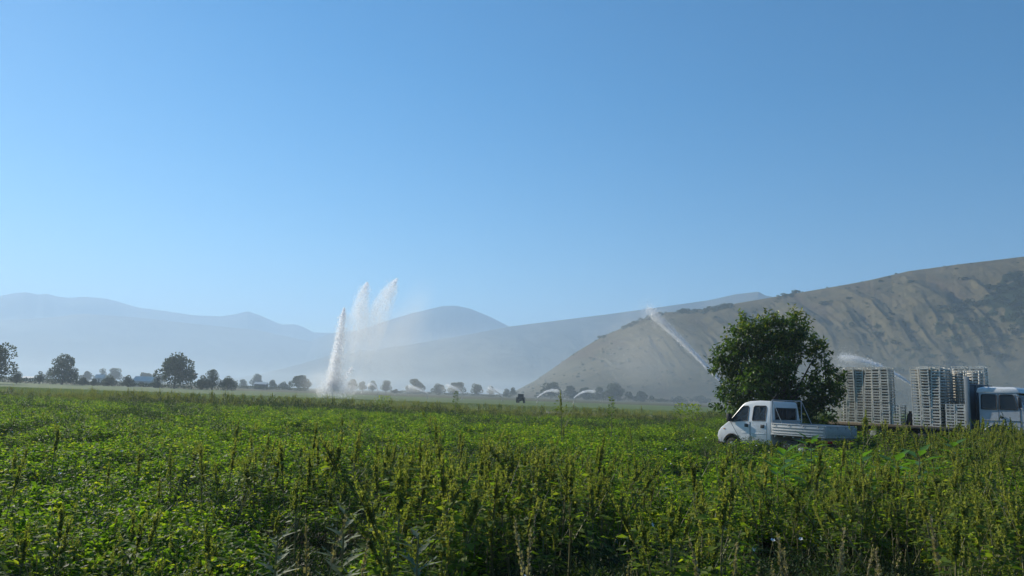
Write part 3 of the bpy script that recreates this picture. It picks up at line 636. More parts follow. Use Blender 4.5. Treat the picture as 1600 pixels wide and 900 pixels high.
TM = [M['thistle'], M['seed'], M['stem']]
for i, (px, py, Y, lab) in enumerate([(654, 836, 5.4, 'grey green thistle with spread jagged leaves, bottom left of centre'), (540, 790, 6.2, 'grey green thistle standing in the dark gap left of the spread one'), (434, 838, 5.6, 'leftmost grey green thistle at the bottom edge')]):
    plant_thing('thistle', t_thistle(560 + i), TM, px, py, Y, lab, 'thistle', .8, 'thistles at the near edge')

# ------------------------------------------------------------------ trees
def limb_mesh(segs, k=7):
    A = Acc()
    for pts, r in segs: A.add(tube(pts, r, k))
    V, Q, T, I = A.arrays(); return npmesh('trunk', V, Q, M['bark'], None, True)
def far_tree(name, px0, px1, ytop, Y, label, cat='tree', group=None, seed=1, low=.05, kind='round'):
    rs = np.random.RandomState(seed); pc = (px0 + px1) / 2
    P = at(pc, ytop, Y); x = P[0]; H = P[2]; W = (px1 - px0) / F * Y; R = W / 2
    root = empty(name, (x, Y, 0)); tagx(root, label, cat, group)
    base = low * H
    nb = 18 if kind == 'round' else 16
    # lobes inside an envelope
    u = rs.rand(nb) ** .6; a = rs.rand(nb) * 6.283; zc = base + (H - base) * (.2 + .66 * rs.rand(nb)); env = np.sqrt(np.clip(1 - ((zc - (base + (H - base) * .45)) / ((H - base) * .62)) ** 2, .05, 1))
    rr = R * .62 * u * env; lob = np.stack([rr * np.cos(a), rr * np.sin(a), zc], -1); lr = np.minimum(R, (H - base) / 2) * (.30 + .22 * rs.rand(nb))
    lob[0] = (0, 0, H - lr[0]); lob[1] = (-R + lr[1], 0, base + (H - base) * .4); lob[2] = (R - lr[2], 0, base + (H - base) * .42); lob[3] = (0, 0, base + (H - base) * .42); lr[3] = min(R, H / 2) * .6
    if kind == 'bush': lob[:, 2] *= .85; lob[0, 2] = H - lr[0]
    per = int(260 + 30 * 0); A = Acc(); lsz = max(.16, min(R, H) * .085)
    for c, r in zip(lob, lr):
        d = unit(rs.normal(size=(per, 3))); q = r * (.55 + .5 * rs.rand(per) ** .5); Pp = c + d * q[:, None] * [1, 1, .85]; Pp[:, 2] = np.maximum(Pp[:, 2], .1)
        L = lsz * (.7 + .9 * rs.rand(per)); A.add(leaves(Pp, unit(d + rs.normal(size=(per, 3)) * .6), unit(rs.normal(size=(per, 3))), L, L * .75, np.clip(.45 + rs.normal(size=per) * .2, 0, 1), .15))
    o = obj('crown' if cat == 'tree' else 'foliage', A.mesh('crown', [M['tree']]), root)
    segs = [([(0, 0, -.2), (0, 0, H * .3), (R * .05, 0, H * .6)], [H * .03 + .05, H * .024 + .03, .05])]
    for c in lob[4:10]: segs.append(([(0, 0, H * .25), tuple((np.array([0, 0, H * .3]) + c) / 2), tuple(c)], [H * .014 + .03, H * .01 + .02, .02]))
    obj('trunk', limb_mesh(segs, 5), root)
    return root
G1 = 'dark trees and bushes along the left field edge'; G2 = 'pale hazy trees far across the valley'
T = [ # x0 x1 ytop dist label cat group
 (-34, 28, 541, 210, 'big dark tree cut off by the left edge of the picture', 'tree', G1),
 (18, 38, 579, 230, 'low dark bush just right of the tree at the left edge', 'bush', G1),
 (56, 71, 580, 250, 'small round dark bush standing alone between the two leftmost trees', 'bush', G1),
 (81, 124, 553, 260, 'tall dark tree with a square open crown, second from the left', 'tree', G1),
 (122, 139, 589, 260, 'low dark bush at the right foot of the square crowned tree', 'bush', G1),
 (140, 155, 591, 265, 'lowest dark bush between the square crowned tree and the sheds', 'bush', G1),
 (160, 184, 586, 265, 'dark rounded bush in front of the pale twin trees', 'bush', G1),
 (190, 212, 586, 265, 'neat dome shaped dark bush right of the pale twin trees', 'bush', G1),
 (238, 252, 590, 265, 'small dark bush at the left foot of the broad dark tree', 'bush', G1),
 (246, 309, 555, 265, 'broad dark tree with the widest crown on the left', 'tree', G1),
 (305, 330, 586, 268, 'dark bush touching the right side of the broad tree', 'bush', G1),
 (322, 346, 577, 270, 'small dark tree with a pointed top above the hedge', 'tree', G1),
 (344, 371, 587, 270, 'dark bush ending the hedge on the right', 'bush', G1),
 (72, 86, 578, 600, 'pale hazy tree half hidden behind the square crowned tree', 'tree', G2),
 (125, 148, 580, 620, 'pale hazy tree just right of the square crowned tree', 'tree', G2),
 (156, 169, 575, 620, 'narrow left one of the pale twin trees', 'tree', G2),
 (169, 192, 575, 640, 'wider right one of the pale twin trees', 'tree', G2),
 (218, 242, 583, 640, 'pale hazy tree above the low pale roofs', 'tree', G2),
 (243, 262, 586, 640, 'pale tree peeping out at the left of the broad dark tree', 'tree', G2),
 (374, 387, 592, 620, 'small pale bush just right of the dark hedge', 'bush', G2),
 (391, 411, 585, 700, 'round pale tree behind the small dark roofed shed', 'tree', G2),
 (419, 434, 593, 520, 'greyish bush just right of the dark shed', 'bush', G2),
 (435, 453, 596, 560, 'low grey bush left of the wide grey tree', 'bush', G2),
 (453, 487, 587, 480, 'wide grey rounded tree just left of the big water jet', 'tree', G2),
 (543, 560, 592, 420, 'grey tree directly behind the foot of the big water jet', 'tree', G2),
 (560, 574, 596, 560, 'grey tree behind the first small sprinkler, left one', 'tree', G2),
 (576, 590, 594, 580, 'grey tree behind the first small sprinkler, right one', 'tree', G2),
 (595, 613, 595, 540, 'upright grey tree right of the first small sprinkler', 'tree', G2),
 (612, 627, 608, 540, 'very low grey bush between two sprinklers', 'bush', G2),
 (635, 665, 593, 560, 'grey tree with a sloping crown behind the second small sprinkler', 'tree', G2),
 (674, 697, 600, 600, 'rounded grey tree between the second and third small sprinklers', 'tree', G2),
 (700, 728, 598, 600, 'grey tree behind the cone shaped weed', 'tree', G2),
 (736, 755, 600, 560, 'square topped grey tree left of the fourth small sprinkler', 'tree', G2),
 (761, 774, 603, 620, 'small grey tree behind the fourth small sprinkler', 'tree', G2),
 (786, 797, 607, 640, 'small pointed hazy tree left of the far tractor', 'tree', G2),
 (796, 808, 605, 650, 'hazy tree immediately left of the far tractor', 'tree', G2),
 (845, 878, 598, 620, 'hazy grove tree behind the fifth small sprinkler', 'tree', G2),
 (880, 902, 603, 640, 'hazy tree between the fifth and sixth small sprinklers', 'tree', G2),
 (900, 932, 606, 660, 'hazy tree behind the sixth small sprinkler', 'tree', G2),
 (926, 950, 606, 620, 'hazy tree left of the large domed one at the hill foot', 'tree', G2),
 (944, 986, 601, 600, 'large domed hazy tree at the foot of the bare hill', 'tree', G2),
 (984, 1021, 612, 620, 'low wide hazy tree right of the domed one', 'tree', G2),
 (1024, 1044, 622, 700, 'faint low bush at the hill foot right of the wide hazy tree', 'bush', G2),
 (1048, 1072, 619, 740, 'faint grey tree at the hill foot halfway to the near tree', 'tree', G2),
 (1078, 1110, 618, 760, 'faint grey tree just left of the big near tree', 'tree', G2)]
for i, (a, b, yt, Y, lab, cat, grp) in enumerate(T):
    far_tree('bush' if cat == 'bush' else 'tree', a, b, yt, Y, lab, cat, grp, 700 + i, .0 if cat == 'bush' else .02, 'bush' if cat == 'bush' else 'round')

def hedge(px0, px1, Y, h, label, seed):
    rs = np.random.RandomState(seed); a = gx(px0, Y); b = gx(px1, Y); W = b - a
    n = int(W * 60); x = (rs.rand(n) - .5) * W; hh = h * (.55 + .7 * fbm(x * .25 + seed, x * 0, 3, seed)); P = np.stack([x, rs.normal(size=n) * .8, hh * rs.rand(n) ** .6], -1); A = Acc(); L = .3 + .3 * rs.rand(n)
    A.add(leaves(P, unit(rs.normal(size=(n, 3)) + [0, 0, .4]), unit(rs.normal(size=(n, 3))), L, L * .7, rs.rand(n) * .6, .1)); tagx(obj('hedge', A.mesh('hedge', [M['tree']]), None, ((a + b) / 2, Y, 0)), label, 'hedge')
hedge(-20, 122, 262, 2.0, 'low dark hedge at the feet of the two leftmost tall trees', 901)
hedge(118, 300, 275, 1.6, 'low dark hedge running between the two tallest dark trees', 902)
hedge(296, 372, 276, 3.0, 'thick dark hedge right of the broad dark tree', 903)
hedge(372, 482, 420, 1.8, 'thin grey hedge line leading towards the big water jet', 904)
hedge(610, 800, 560, 2.2, 'faint grey hedge line behind the small sprinklers', 905)
hedge(835, 1075, 600, 3.2, 'faint grey hedge line at the foot of the bare hill', 906)
# the near walnut-like tree between van and lorry
def near_tree():
    rs = np.random.RandomState(77); Y = 34.2; c = at(1215, 600, Y); x0 = c[0]; root = empty('tree', (x0, Y, float(gz(x0, Y))))
    tagx(root, 'big dark leafy tree growing between the white van and the crate stacks', 'tree')
    z0 = float(gz(x0, Y))
    # lobes given by photo pixels (column, row, radius in photo px, depth offset m)
    L = [(1155, 525, 24, .3), (1180, 520, 26, -.4), (1208, 510, 24, .2), (1236, 512, 24, -.3), (1260, 528, 22, .4), (1277, 541, 11, .2), (1140, 548, 24, -.2), (1130, 566, 18, .2), (1165, 560, 36, 0), (1205, 550, 40, 0),
         (1230, 548, 20, .5), (1150, 595, 28, .3), (1138, 620, 20, -.2), (1180, 600, 38, -.4), (1215, 600, 36, .6), (1245, 612, 30, -.3), (1283, 570, 15, 0), (1302, 588, 17, .2), (1276, 605, 20, .3), (1292, 612, 20, -.3),
         (1165, 640, 30, 0), (1205, 640, 34, .3), (1245, 645, 32, 0), (1280, 640, 24, .2), (1245, 496, 13, .1), (1202, 496, 11, 0), (1170, 502, 11, 0), (1218, 572, 20, -1.3), (1190, 565, 28, 1.4), (1180, 585, 26, -1.6), (1225, 530, 24, 1.2)]
    A = Acc(); cents = []
    for (px, py, r, dz) in L:
        p = at(px, py + 8, Y + dz) - [x0, Y, z0]; R = r / F * Y * .70; cents.append(p)
        n = int(1050 * (R / .8) ** 2) + 120
        # clusters of compound leaves
        m = n // 7; d = unit(rs.normal(size=(m, 3))); q = R * (.35 + .72 * rs.rand(m) ** .6); Pc = p + d * q[:, None]
        tw = unit(d + rs.normal(size=(m, 3)) * .5 + [0, 0, .1])
        for k in range(7):
            s = (k - 3) / 3.0; side = unit(np.cross(tw, rs.normal(size=(m, 3)))); P2 = Pc + tw * (.10 * k)[..., None] if False else Pc + tw * (.07 * k)
            D = unit(tw * .6 + side * (1 if k % 2 else -1) + [0, 0, -.25]); ll = .16 + .09 * rs.rand(m)
            hi = np.clip((P2[:, 2] - 4.3) / 3.0, 0, 1)  # tint rises with height: sunlit crown tips painted into the leaf colour
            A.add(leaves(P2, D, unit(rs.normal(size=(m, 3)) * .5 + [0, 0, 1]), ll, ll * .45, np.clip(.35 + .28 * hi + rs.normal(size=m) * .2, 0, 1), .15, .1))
    # free shoots that break the outline
    L0 = np.array(cents[:-4]); Rr = np.array([l[2] for l in L[:-4]]) / F * Y * .70
    for q in range(230):
        i = rs.randint(len(L0)); d = unit(rs.normal(size=3) + [0, 0, .35]); b = L0[i] + d * Rr[i] * .8; ln = .25 + .45 * rs.rand(); m = 9
        t = np.linspace(.15, 1, m); P = b + d * ln * t[:, None]; D = unit(d * .5 + unit(rs.normal(size=(m, 3)))); ll = .17 + .1 * rs.rand(m)
        A.add(leaves(P, D, unit(rs.normal(size=(m, 3)) * .6 + [0, 0, 1]), ll, ll * .48, np.clip(.55 + .25 * np.clip((P[:, 2] - 4) / 3, 0, 1) + rs.normal(size=m) * .15, 0, 1), .15, .1))  # shoots get the same painted sunlit tint towards the top
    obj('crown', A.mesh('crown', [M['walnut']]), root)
    segs = [([(0, 0, -.2), (.05, 0, 1.0), (0, .05, 1.7)], [.22, .17, .15])]
    for p in cents[:-4]:
        j = np.array([rs.normal() * .05, 0, 1.5 + rs.rand() * .4]); mid = j * .45 + p * .55 + [0, 0, -.15]; segs.append(([tuple(j), tuple(mid), tuple(p)], [.08, .045, .015]))
    obj('trunk', limb_mesh(segs, 6), root)
near_tree()

# scrub on the bare hill
def hill_bushes():
    Xh, Yh, Zh, Uh, Ah, g, Fh = HR; rs = np.random.RandomState(3)
    def locate(px, py):
        d = ray(px, py); a = math.atan2(d[0], d[1]); el = d[2] / math.hypot(d[0], d[1]); i = int(np.argmin(abs(Ah[:, 0] - a)))
        e = (Zh[i] - EYE) / np.hypot(Xh[i], Yh[i]); j = np.argmax(e >= el) if (e >= el).any() else int(np.argmax(e)); return Xh[i, j], Yh[i, j], Zh[i, j]
    def bush(seed, n=260):
        r_ = np.random.RandomState(seed); A = Acc()
        for q in range(5):
            c = np.array([r_.normal() * .45, r_.normal() * .3, .45 + .15 * r_.rand()]); d = unit(r_.normal(size=(n // 5, 3))); P = c + d * .5 * [1, 1, .7]; P[:, 2] = np.maximum(P[:, 2], -.1)
            A.add(leaves(P, d, unit(r_.normal(size=(n // 5, 3))), .3 + .2 * r_.rand(n // 5), .3 + 0 * r_.rand(n // 5), r_.rand(n // 5) * .5, .1))
        return A
    spots = [(1245, 447, 9, 'lone dark bush high on the bare hill, largest on the open slope'), (1376, 441, 5, 'small dark bush close below the hill ridge'), (1423, 442, 6, 'dark bush high on the right of the bare hill'),
             (1130, 476, 6, 'dark bush on the ridge left of the near tree'), (1178, 489, 4, 'tiny bush on the slope just above the near tree'), (1118, 497, 4, 'tiny bush on the slope left above the near tree'), (1390, 500, 5, 'small dark bush in the middle of the bare slope'),
             (1395, 492, 4, 'tiny bush just above the middle slope bush'), (1289, 476, 8, 'dark bush on the open slope right above the near tree'), (1237, 461, 4, 'tiny dark bush below the largest one'), (1328, 468, 5, 'small bush on the open slope between the two high ones'), (1508, 437, 6, 'dark bush at the left tip of the wooded patch')]
    me0 = [bush(800 + i).mesh('hill_bush', [M['tree']]) for i in range(3)]
    for i, (px, py, s, lab) in enumerate(spots):
        p = locate(px, py); o = obj('hill_bush', me0[i % 3], None, (p[0], p[1], p[2] - .3)); s *= .72; o.scale = (s, s, s * .7); o.rotation_euler[2] = rs.rand() * 6; tagx(o, lab, 'bush', 'single bushes on the bare hill')
    sc_ = scrub_right(Ah, Fh, Xh, Yh, g); pr = np.clip(sc_ - .42, 0, 1) * .16 + .011 * (Fh < .75) * (Fh > .05) + .004 * (Fh >= .75) * (Uh < 1.0); k = (rs.rand(*pr.shape) < pr) & (Uh < 1.04)
    P = np.stack([Xh[k], Yh[k], Zh[k] - .3], -1); n = len(P)
    o = scatter('hill_scrub', [bush(810, 160), bush(811, 160), bush(812, 160)], [M['tree'], M['seed'], M['stem']], P, rs.rand(n) * 6.28, (0 * P[:, 0], 0 * P[:, 0]), np.where(sc_[k] > .5, 1.2 + 3.0 * rs.rand(n) ** 2, .5 + 1.5 * rs.rand(n) ** 2), rs.randint(0, 3, n))
    tagx(o, 'dark scrub covering the gullies and upper right of the bare hill', 'scrub', kind='stuff')
hill_bushes()
# ------------------------------------------------------------------ solid modelling helpers
class MB:
    """collects boxes, prisms and cylinders into one mesh"""
    def __init__(s): s.bm = bmesh.new()
    def box(s, x0, x1, y0, y1, z0, z1):
        c = [s.bm.verts.new(p) for p in ((x0, y0, z0), (x1, y0, z0), (x1, y1, z0), (x0, y1, z0), (x0, y0, z1), (x1, y0, z1), (x1, y1, z1), (x0, y1, z1))]
        for f in ((3, 2, 1, 0), (4, 5, 6, 7), (0, 1, 5, 4), (1, 2, 6, 5), (2, 3, 7, 6), (3, 0, 4, 7)): s.bm.faces.new([c[i] for i in f])
        return s
    def loft(s, rings):
        R = [[s.bm.verts.new(p) for p in r] for r in rings]; n = len(R[0])
        for a, b in zip(R, R[1:]):
            for i in range(n): s.bm.faces.new((a[i], a[(i + 1) % n], b[(i + 1) % n], b[i]))
        s.bm.faces.new(R[0][::-1]); s.bm.faces.new(R[-1]); return s
    def prism_y(s, prof, y0, y1):      # profile in x,z
        return s.loft([[(x, y0, z) for x, z in prof], [(x, y1, z) for x, z in prof]])
    def cyl(s, c, axis, r, h, k=24, r2=None):
        c = Vector(c); ax = Vector(axis).normalized(); a = ax.orthogonal().normalized(); b = ax.cross(a); r2 = r if r2 is None else r2
        return s.loft([[tuple(c + a * rr * math.cos(t) + b * rr * math.sin(t) + ax * hh) for t in [2 * math.pi * i / k for i in range(k)]] for rr, hh in ((r, -h / 2), (r2, h / 2))])
    def rod(s, p, q, r, k=8):
        p = Vector(p); q = Vector(q); return s.cyl((p + q) / 2, q - p, r, (q - p).length, k)
    def mesh(s, name, mat, bev=0, seg=2, smooth_=True):
        bm = s.bm; bmesh.ops.recalc_face_normals(bm, faces=bm.faces)
        if bev:
            es = [e for e in bm.edges if len(e.link_faces) == 2 and e.calc_face_angle(0) > .35]
            bmesh.ops.bevel(bm, geom=es, offset=bev, segments=seg, affect='EDGES', profile=.5, clamp_overlap=True)
        me = bpy.data.meshes.new(name); bm.to_mesh(me); bm.free(); me.materials.append(mat)
        if smooth_:
            for p in me.polygons: p.use_smooth = True
            try: me.set_sharp_from_angle(angle=rad(35))
            except Exception: pass
        return me
    def part(s, name, mat, parent, bev=0, seg=2): return obj(name, s.mesh(name, mat, bev, seg), parent)
def carve(me_solid, cutters, mat, name, bev=0):
    """outer solid minus cutter solids, baked to a plain mesh"""
    base = bpy.data.objects.new('tmp', me_solid); C.objects.link(base); tmp = []
    for i, c in enumerate(cutters):
        co = bpy.data.objects.new('cut%d' % i, c); C.objects.link(co); tmp.append(co)
        md = base.modifiers.new('b%d' % i, 'BOOLEAN'); md.operation = 'DIFFERENCE'; md.object = co; md.solver = 'EXACT'
    dg = bpy.context.evaluated_depsgraph_get(); me = bpy.data.meshes.new_from_object(base.evaluated_get(dg)); me.name = name
    for o in tmp + [base]: bpy.data.objects.remove(o)
    me.materials.clear(); me.materials.append(mat)
    for p in me.polygons: p.use_smooth = True; p.material_index = 0
    try: me.set_sharp_from_angle(angle=rad(30))
    except Exception: pass
    return me
def glass(name, tint=(.35, .42, .48), alpha=.45):
    m, t, out = newmat(name); p = t.nodes.new('ShaderNodeBsdfPrincipled'); p.inputs['Base Color'].default_value = (*[c * .15 for c in tint], 1); p.inputs['Roughness'].default_value = .06
    tr = t.nodes.new('ShaderNodeBsdfTransparent'); tr.inputs[0].default_value = (*tint, 1)
    ms = t.nodes.new('ShaderNodeMixShader'); ms.inputs[0].default_value = alpha; t.links.new(tr.outputs[0], ms.inputs[1]); t.links.new(p.outputs[0], ms.inputs[2]); t.links.new(ms.outputs[0], out.inputs[0]); return m
M['vanwhite'] = paint('van_white_paint', (.70, .70, .69), .32, .03, 2, dirt=(.45, .42, .36), dirt_amt=.35, coat=.4)
M['vangrey'] = paint('drop_side_metal', (.42, .43, .43), .45, .06, 4, metal=.15, dirt=(.3, .28, .24), dirt_amt=.5)
M['lorryblue'] = paint('lorry_blue_paint', (.42, .45, .47), .4, .06, 2, dirt=(.25, .22, .18), dirt_amt=.5, coat=.2)
M['lorrywhite'] = paint('lorry_roof_paint', (.72, .72, .70), .4, .05, 3, dirt=(.4, .37, .3), dirt_amt=.5)
M['lorrygrey'] = paint('lorry_headboard_paint', (.27, .30, .31), .5, .08, 3, dirt=(.2, .18, .15), dirt_amt=.5)
M['black'] = paint('black_plastic', (.02, .02, .022), .5, .1, 8)
M['rubber'] = paint('tyre_rubber', (.025, .024, .023), .85, .2, 10)
M['steel'] = paint('steel', (.35, .35, .35), .4, .1, 6, metal=.7)
M['glass'] = glass('window_glass', (.55, .66, .74), .30)
M['dglass'] = glass('dark_window_glass', (.15, .2, .25), .7)
M['seat'] = paint('seat_fabric', (.06, .065, .075), .8, .1, 9)
M['lamp'] = paint('lamp_lens', (.75, .76, .74), .12, .05, 5)
M['redlamp'] = paint('red_lens', (.4, .02, .015), .2, .05, 5)
M['orange'] = paint('orange_lens', (.7, .22, .02), .2, .05, 5)
M['wood'] = paint('deck_planks', (.20, .15, .10), .8, .25, 5)
M['crate'] = paint('white_crate_plastic', (.74, .71, .62), .55, .10, 1.2, dirt=(.40, .33, .23), dirt_amt=.6, objrand=.14)
M['sack'] = paint('dark_sacking', (.03, .03, .035), .9, .2, 10)

def wheel(parent, x, y, r, wd, side, dual=False):
    w_ = MB(); w_.cyl((x, y, r), (0, 1, 0), r, wd, 28); o = w_.part('wheel', M['rubber'], parent, .03)
    rr = MB(); rr.cyl((x, y + side * (wd / 2 + .003), r), (0, 1, 0), r * .58, .03, 24); rr.cyl((x, y + side * (wd / 2 + .025), r), (0, 1, 0), r * .22, .04, 16)
    obj('rim', rr.mesh('rim', M['steel'], .006), o); return o

# ------------------------------------------------------------------ white double cab pick-up van
def quadplate(pts, thick, name, mat, parent, bev=.0):
    """thin solid from a loop of points, thickened along its normal"""
    P = [Vector(p) for p in pts]; n = (P[1] - P[0]).cross(P[2] - P[1]).normalized(); m = MB(); m.loft([[tuple(p - n * thick / 2) for p in P], [tuple(p + n * thick / 2) for p in P]]); return m.part(name, mat, parent, bev)
def build_van():
    ang = math.atan2(VAN_D[1], VAN_D[0]); w_ = np.array([.839, .545]); o0 = VAN_REAR + w_ * 1.0
    root = empty('pickup_van', (o0[0], o0[1], float(gz(o0[0], o0[1])) + .0), ang); tagx(root, 'white double cab drop side pickup van parked in the crop', 'van')
    hw = lambda x, z: .965 - .19 * np.maximum(0, np.minimum(z, 2.3) - 1.40)
    prof = [(2.46, .52), (4.98, .44), (5.16, .50), (5.22, .72), (5.17, .92), (5.02, 1.08), (4.66, 1.33), (4.55, 1.40), (3.98, 2.06), (3.84, 2.17), (3.60, 2.235), (3.1, 2.27), (2.60, 2.26), (2.50, 2.20), (2.46, 1.40)]
    def shell(off, ex=0.0):
        m = MB(); bm = m.bm; cx = 3.8; cz = 1.38
        L_, R_ = [], []
        for x, z in prof:
            X_ = cx + (x - cx) * (1 - off * .5); Z_ = cz + (z - cz) * (1 - off); Z_ = 1.40 if abs(z - 1.40) < 1e-6 else Z_; h = float(hw(X_, Z_)) - off * .7
            L_.append(bm.verts.new((X_, h, Z_))); R_.append(bm.verts.new((X_, -h, Z_)))
        n = len(prof); ib = 7
        for i in range(n): bm.faces.new((L_[i], L_[(i + 1) % n], R_[(i + 1) % n], R_[i]))
        for V_ in (L_, R_):
            bm.faces.new(V_[ib:]); bm.faces.new(V_[:ib + 1] + [V_[-1]])
        return m
    outer = shell(0).mesh('cab', M['vanwhite'], .045, 3)
    inner = shell(.11).mesh('in', M['black'], 0)
    def win(pts): m = MB(); m.prism_y(pts, -1.3, 1.3); return m.mesh('w', M['black'], 0)
    rearw = [(2.72, 1.46), (3.36, 1.44), (3.38, 1.52), (3.36, 1.99), (3.30, 2.05), (2.78, 2.06), (2.72, 2.00)]
    frontw = [(3.60, 1.43), (4.44, 1.36), (4.47, 1.42), (3.98, 1.96), (3.88, 2.02), (3.66, 2.03), (3.60, 1.97)]
    wsc = MB(); wsc.loft([[(4.9, -.72, 1.74), (4.9, .72, 1.74), (4.34, .64, 2.38), (4.34, -.64, 2.38)], [(4.3, -.72, 1.2), (4.3, .72, 1.2), (3.7, .64, 1.84), (3.7, -.64, 1.84)]]) #, (4.56, .72, 1.44), (4.0, .64, 2.08), (4.0, -.64, 2.08)], [(4.3, -.72, 1.2), (4.3, .72, 1.2), (3.7, .64, 1.84), (3.7, -.64, 1.84)]])
    rw = MB(); rw.box(2.2, 2.75, -.66, .66, 1.52, 1.98)
    arch = MB(); arch.cyl((4.42, 0, .40), (0, 1, 0), .43, 3.0, 28)
    wcs = []
    cab = carve(outer, [inner, win(rearw), win(frontw), wsc.mesh('ws', M['black'], 0), rw.mesh('rw', M['black'], 0), arch.mesh('ar', M['black'], 0)], M['vanwhite'], 'cab')
    obj('cab', cab, root)
    for s in (1, -1):
        for nm, pts in (('window', rearw), ('window', frontw)):
            P = [(x, s * (float(hw(x, z)) - .012), z) for x, z in pts]
            if s < 0: P = P[::-1]
            pane = quadplate(P, .006, nm, M['glass'], root)
            c = np.mean([(x, z) for x, z in pts], 0); m = MB(); k = len(pts)
            for i in range(k):
                a = pts[i]; b = pts[(i + 1) % k]; m.rod((a[0], s * (float(hw(*a)) + .001), a[1]), (b[0], s * (float(hw(*b)) + .001), b[1]), .016, 6)
            if pts is rearw: m.box(3.02, 3.05, min(s * .85, s * .88), max(s * .85, s * .88), 1.46, 2.02)
            else: m.rod((4.06, s * .885, 1.40), (4.04, s * .84, 1.90), .013, 6)
            obj('window_frame', m.mesh('window_frame', M['black']), pane)
        # door seams, handle plates, rubbing strip and skin pressings
        for (x0, x1, hx) in ((2.66, 3.46, 2.86), (3.50, 4.50, 3.66)):
            d = MB(); y0 = s * .972
            zb = .62
            for (a, b) in (((x0, zb), (x0, 1.38)), ((x1 if x1 < 4 else 3.98, zb), (x1, 1.36 if x1 > 4 else 1.38)), ((x0, zb), (x1 if x1 < 4 else 3.98, zb))):
                d.rod((a[0], s * (float(hw(*a)) + .0005), a[1]), (b[0], s * (float(hw(*b)) + .0005), b[1]), .007, 5)
            door = d.part('door', M['black'], root)
            h = MB(); yy = float(hw(hx, 1.24)); h.box(hx - .09, hx + .09, min(s * yy, s * (yy + .025)), max(s * yy, s * (yy + .025)), 1.17, 1.30); obj('door_handle', h.mesh('door_handle', M['black'], .006), door)
            g = MB(); yy = float(hw(hx, .95)) ; g.box(x0 + .08, min(x1, 4.0) - .08, min(s * yy, s * (yy + .012)), max(s * yy, s * (yy + .012)), .92, .955); obj('trim', g.mesh('trim', M['vanwhite'], .004), door)
        mi = MB(); mi.box(4.36, 4.50, min(s * 1.02, s * 1.22), max(s * 1.02, s * 1.22), 1.36, 1.68); mi.rod((4.42, s * .9, 1.40), (4.43, s * 1.06, 1.44), .025); mi.part('mirror', M['black'], root, .03)
        hl = MB(); hl.loft([[(5.0, s * .66, .80), (5.0, s * .9, .82), (4.96, s * .9, 1.02), (5.0, s * .66, 1.0)], [(5.20, s * .62, .80), (5.12, s * .93, .82), (5.03, s * .92, 1.04), (5.13, s * .64, 1.02)]]); hl.part('headlight', M['lamp'], root, .01)
        ind = MB(); yy = float(hw(4.8, .9)); ind.box(4.78, 4.86, min(s * yy, s * (yy + .012)), max(s * yy, s * (yy + .012)), 1.02, 1.06); ind.part('side_lamp', M['orange'], root)
        wheel(root, 4.42, s * .86, .34, .22, s); wheel(root, 1.05, s * .84, .34, .24, s)
        ar = MB(); k = 14
        pts = [(4.42 + .455 * math.cos(t), .40 + .455 * math.sin(t)) for t in np.linspace(.25, 2.9, k)]
        for a, b in zip(pts, pts[1:]): ar.rod((a[0], s * .975, a[1]), (b[0], s * .975, b[1]), .022, 6)
        ar.part('wheel_arch', M['black'], root)
    b = MB(); b.loft([[(4.95, -.97, .36), (4.95, .97, .36), (4.95, .97, .68), (4.95, -.97, .68)], [(5.22, -.92, .38), (5.22, .92, .38), (5.22, .92, .68), (5.22, -.92, .68)], [(5.30, -.72, .42), (5.30, .72, .42), (5.29, .72, .66), (5.29, -.72, .66)]])
    b.part('bumper', M['black'], root, .02)
    gl = MB()
    for i in range(4): gl.box(5.16, 5.195, -.5, .5, .74 + i * .06, .765 + i * .06)
    gl.part('grille', M['black'], root)
    quadplate([(4.545, -.80, 1.42), (4.545, .80, 1.42), (4.0, .72, 2.055), (4.0, -.72, 2.055)], .012, 'windscreen', M['dglass'], root)
    pane = MB(); pane.box(2.475, 2.482, -.66, .66, 1.52, 1.98); pw = pane.part('rear_window', M['dglass'], root)
    fr = MB(); 
    for (a, c) in (((-.67, 1.51), (.67, 1.51)), ((-.67, 1.99), (.67, 1.99)), ((-.67, 1.51), (-.67, 1.99)), ((.67, 1.51), (.67, 1.99)), ((0, 1.51), (0, 1.99))): fr.rod((2.452, a[0], a[1]), (2.452, c[0], c[1]), .014, 6)
    obj('window_frame', fr.mesh('window_frame', M['black']), pw)
    # seats, steering wheel, dashboard
    for x in (2.85, 3.75):
        for s in (-1, 1):
            m = MB(); m.box(x - .06, x + .08, s * .45 - .24, s * .45 + .24, 1.05, 1.62); m.box(x - .05, x + .05, s * .45 - .13, s * .45 + .13, 1.64, 1.84); m.box(x, x + .5, s * .45 - .24, s * .45 + .24, .9, 1.08); m.part('seat', M['seat'], root, .03)
    sw = MB(); pts = [Vector((4.12 + .07 * math.cos(t), .42 + .2 * math.sin(t), 1.42 + .19 * math.cos(t))) for t in np.linspace(0, 6.283, 19)]
    for a, c in zip(pts, pts[1:]): sw.rod(a, c, .013, 6)
    sw.rod((4.12, .42, 1.42), (4.35, .42, 1.25), .02); sw.part('steering_wheel', M['black'], root)
    m = MB(); m.box(4.28, 4.6, -.85, .85, 1.05, 1.34); m.part('dashboard', M['seat'], root, .03)
    # chassis and load bed
    m = MB(); m.box(.05, 4.3, -.42, -.32, .5, .64); m.box(.05, 4.3, .32, .42, .5, .64); m.box(.1, .2, -.9, .9, .52, .62); m.box(1.3, 2.0, .45, .85, .45, .75); m.rod((1.05, -.8, .34), (1.05, .8, .34), .05); m.part('chassis', M['black'], root)
    m = MB(); m.box(.03, 2.42, -.97, .97, .93, .985)
    for i in range(6): m.box(.15 + i * .42, .21 + i * .42, -.95, .95, .86, .93)
    m.part('load_bed', M['vangrey'], root, .004)
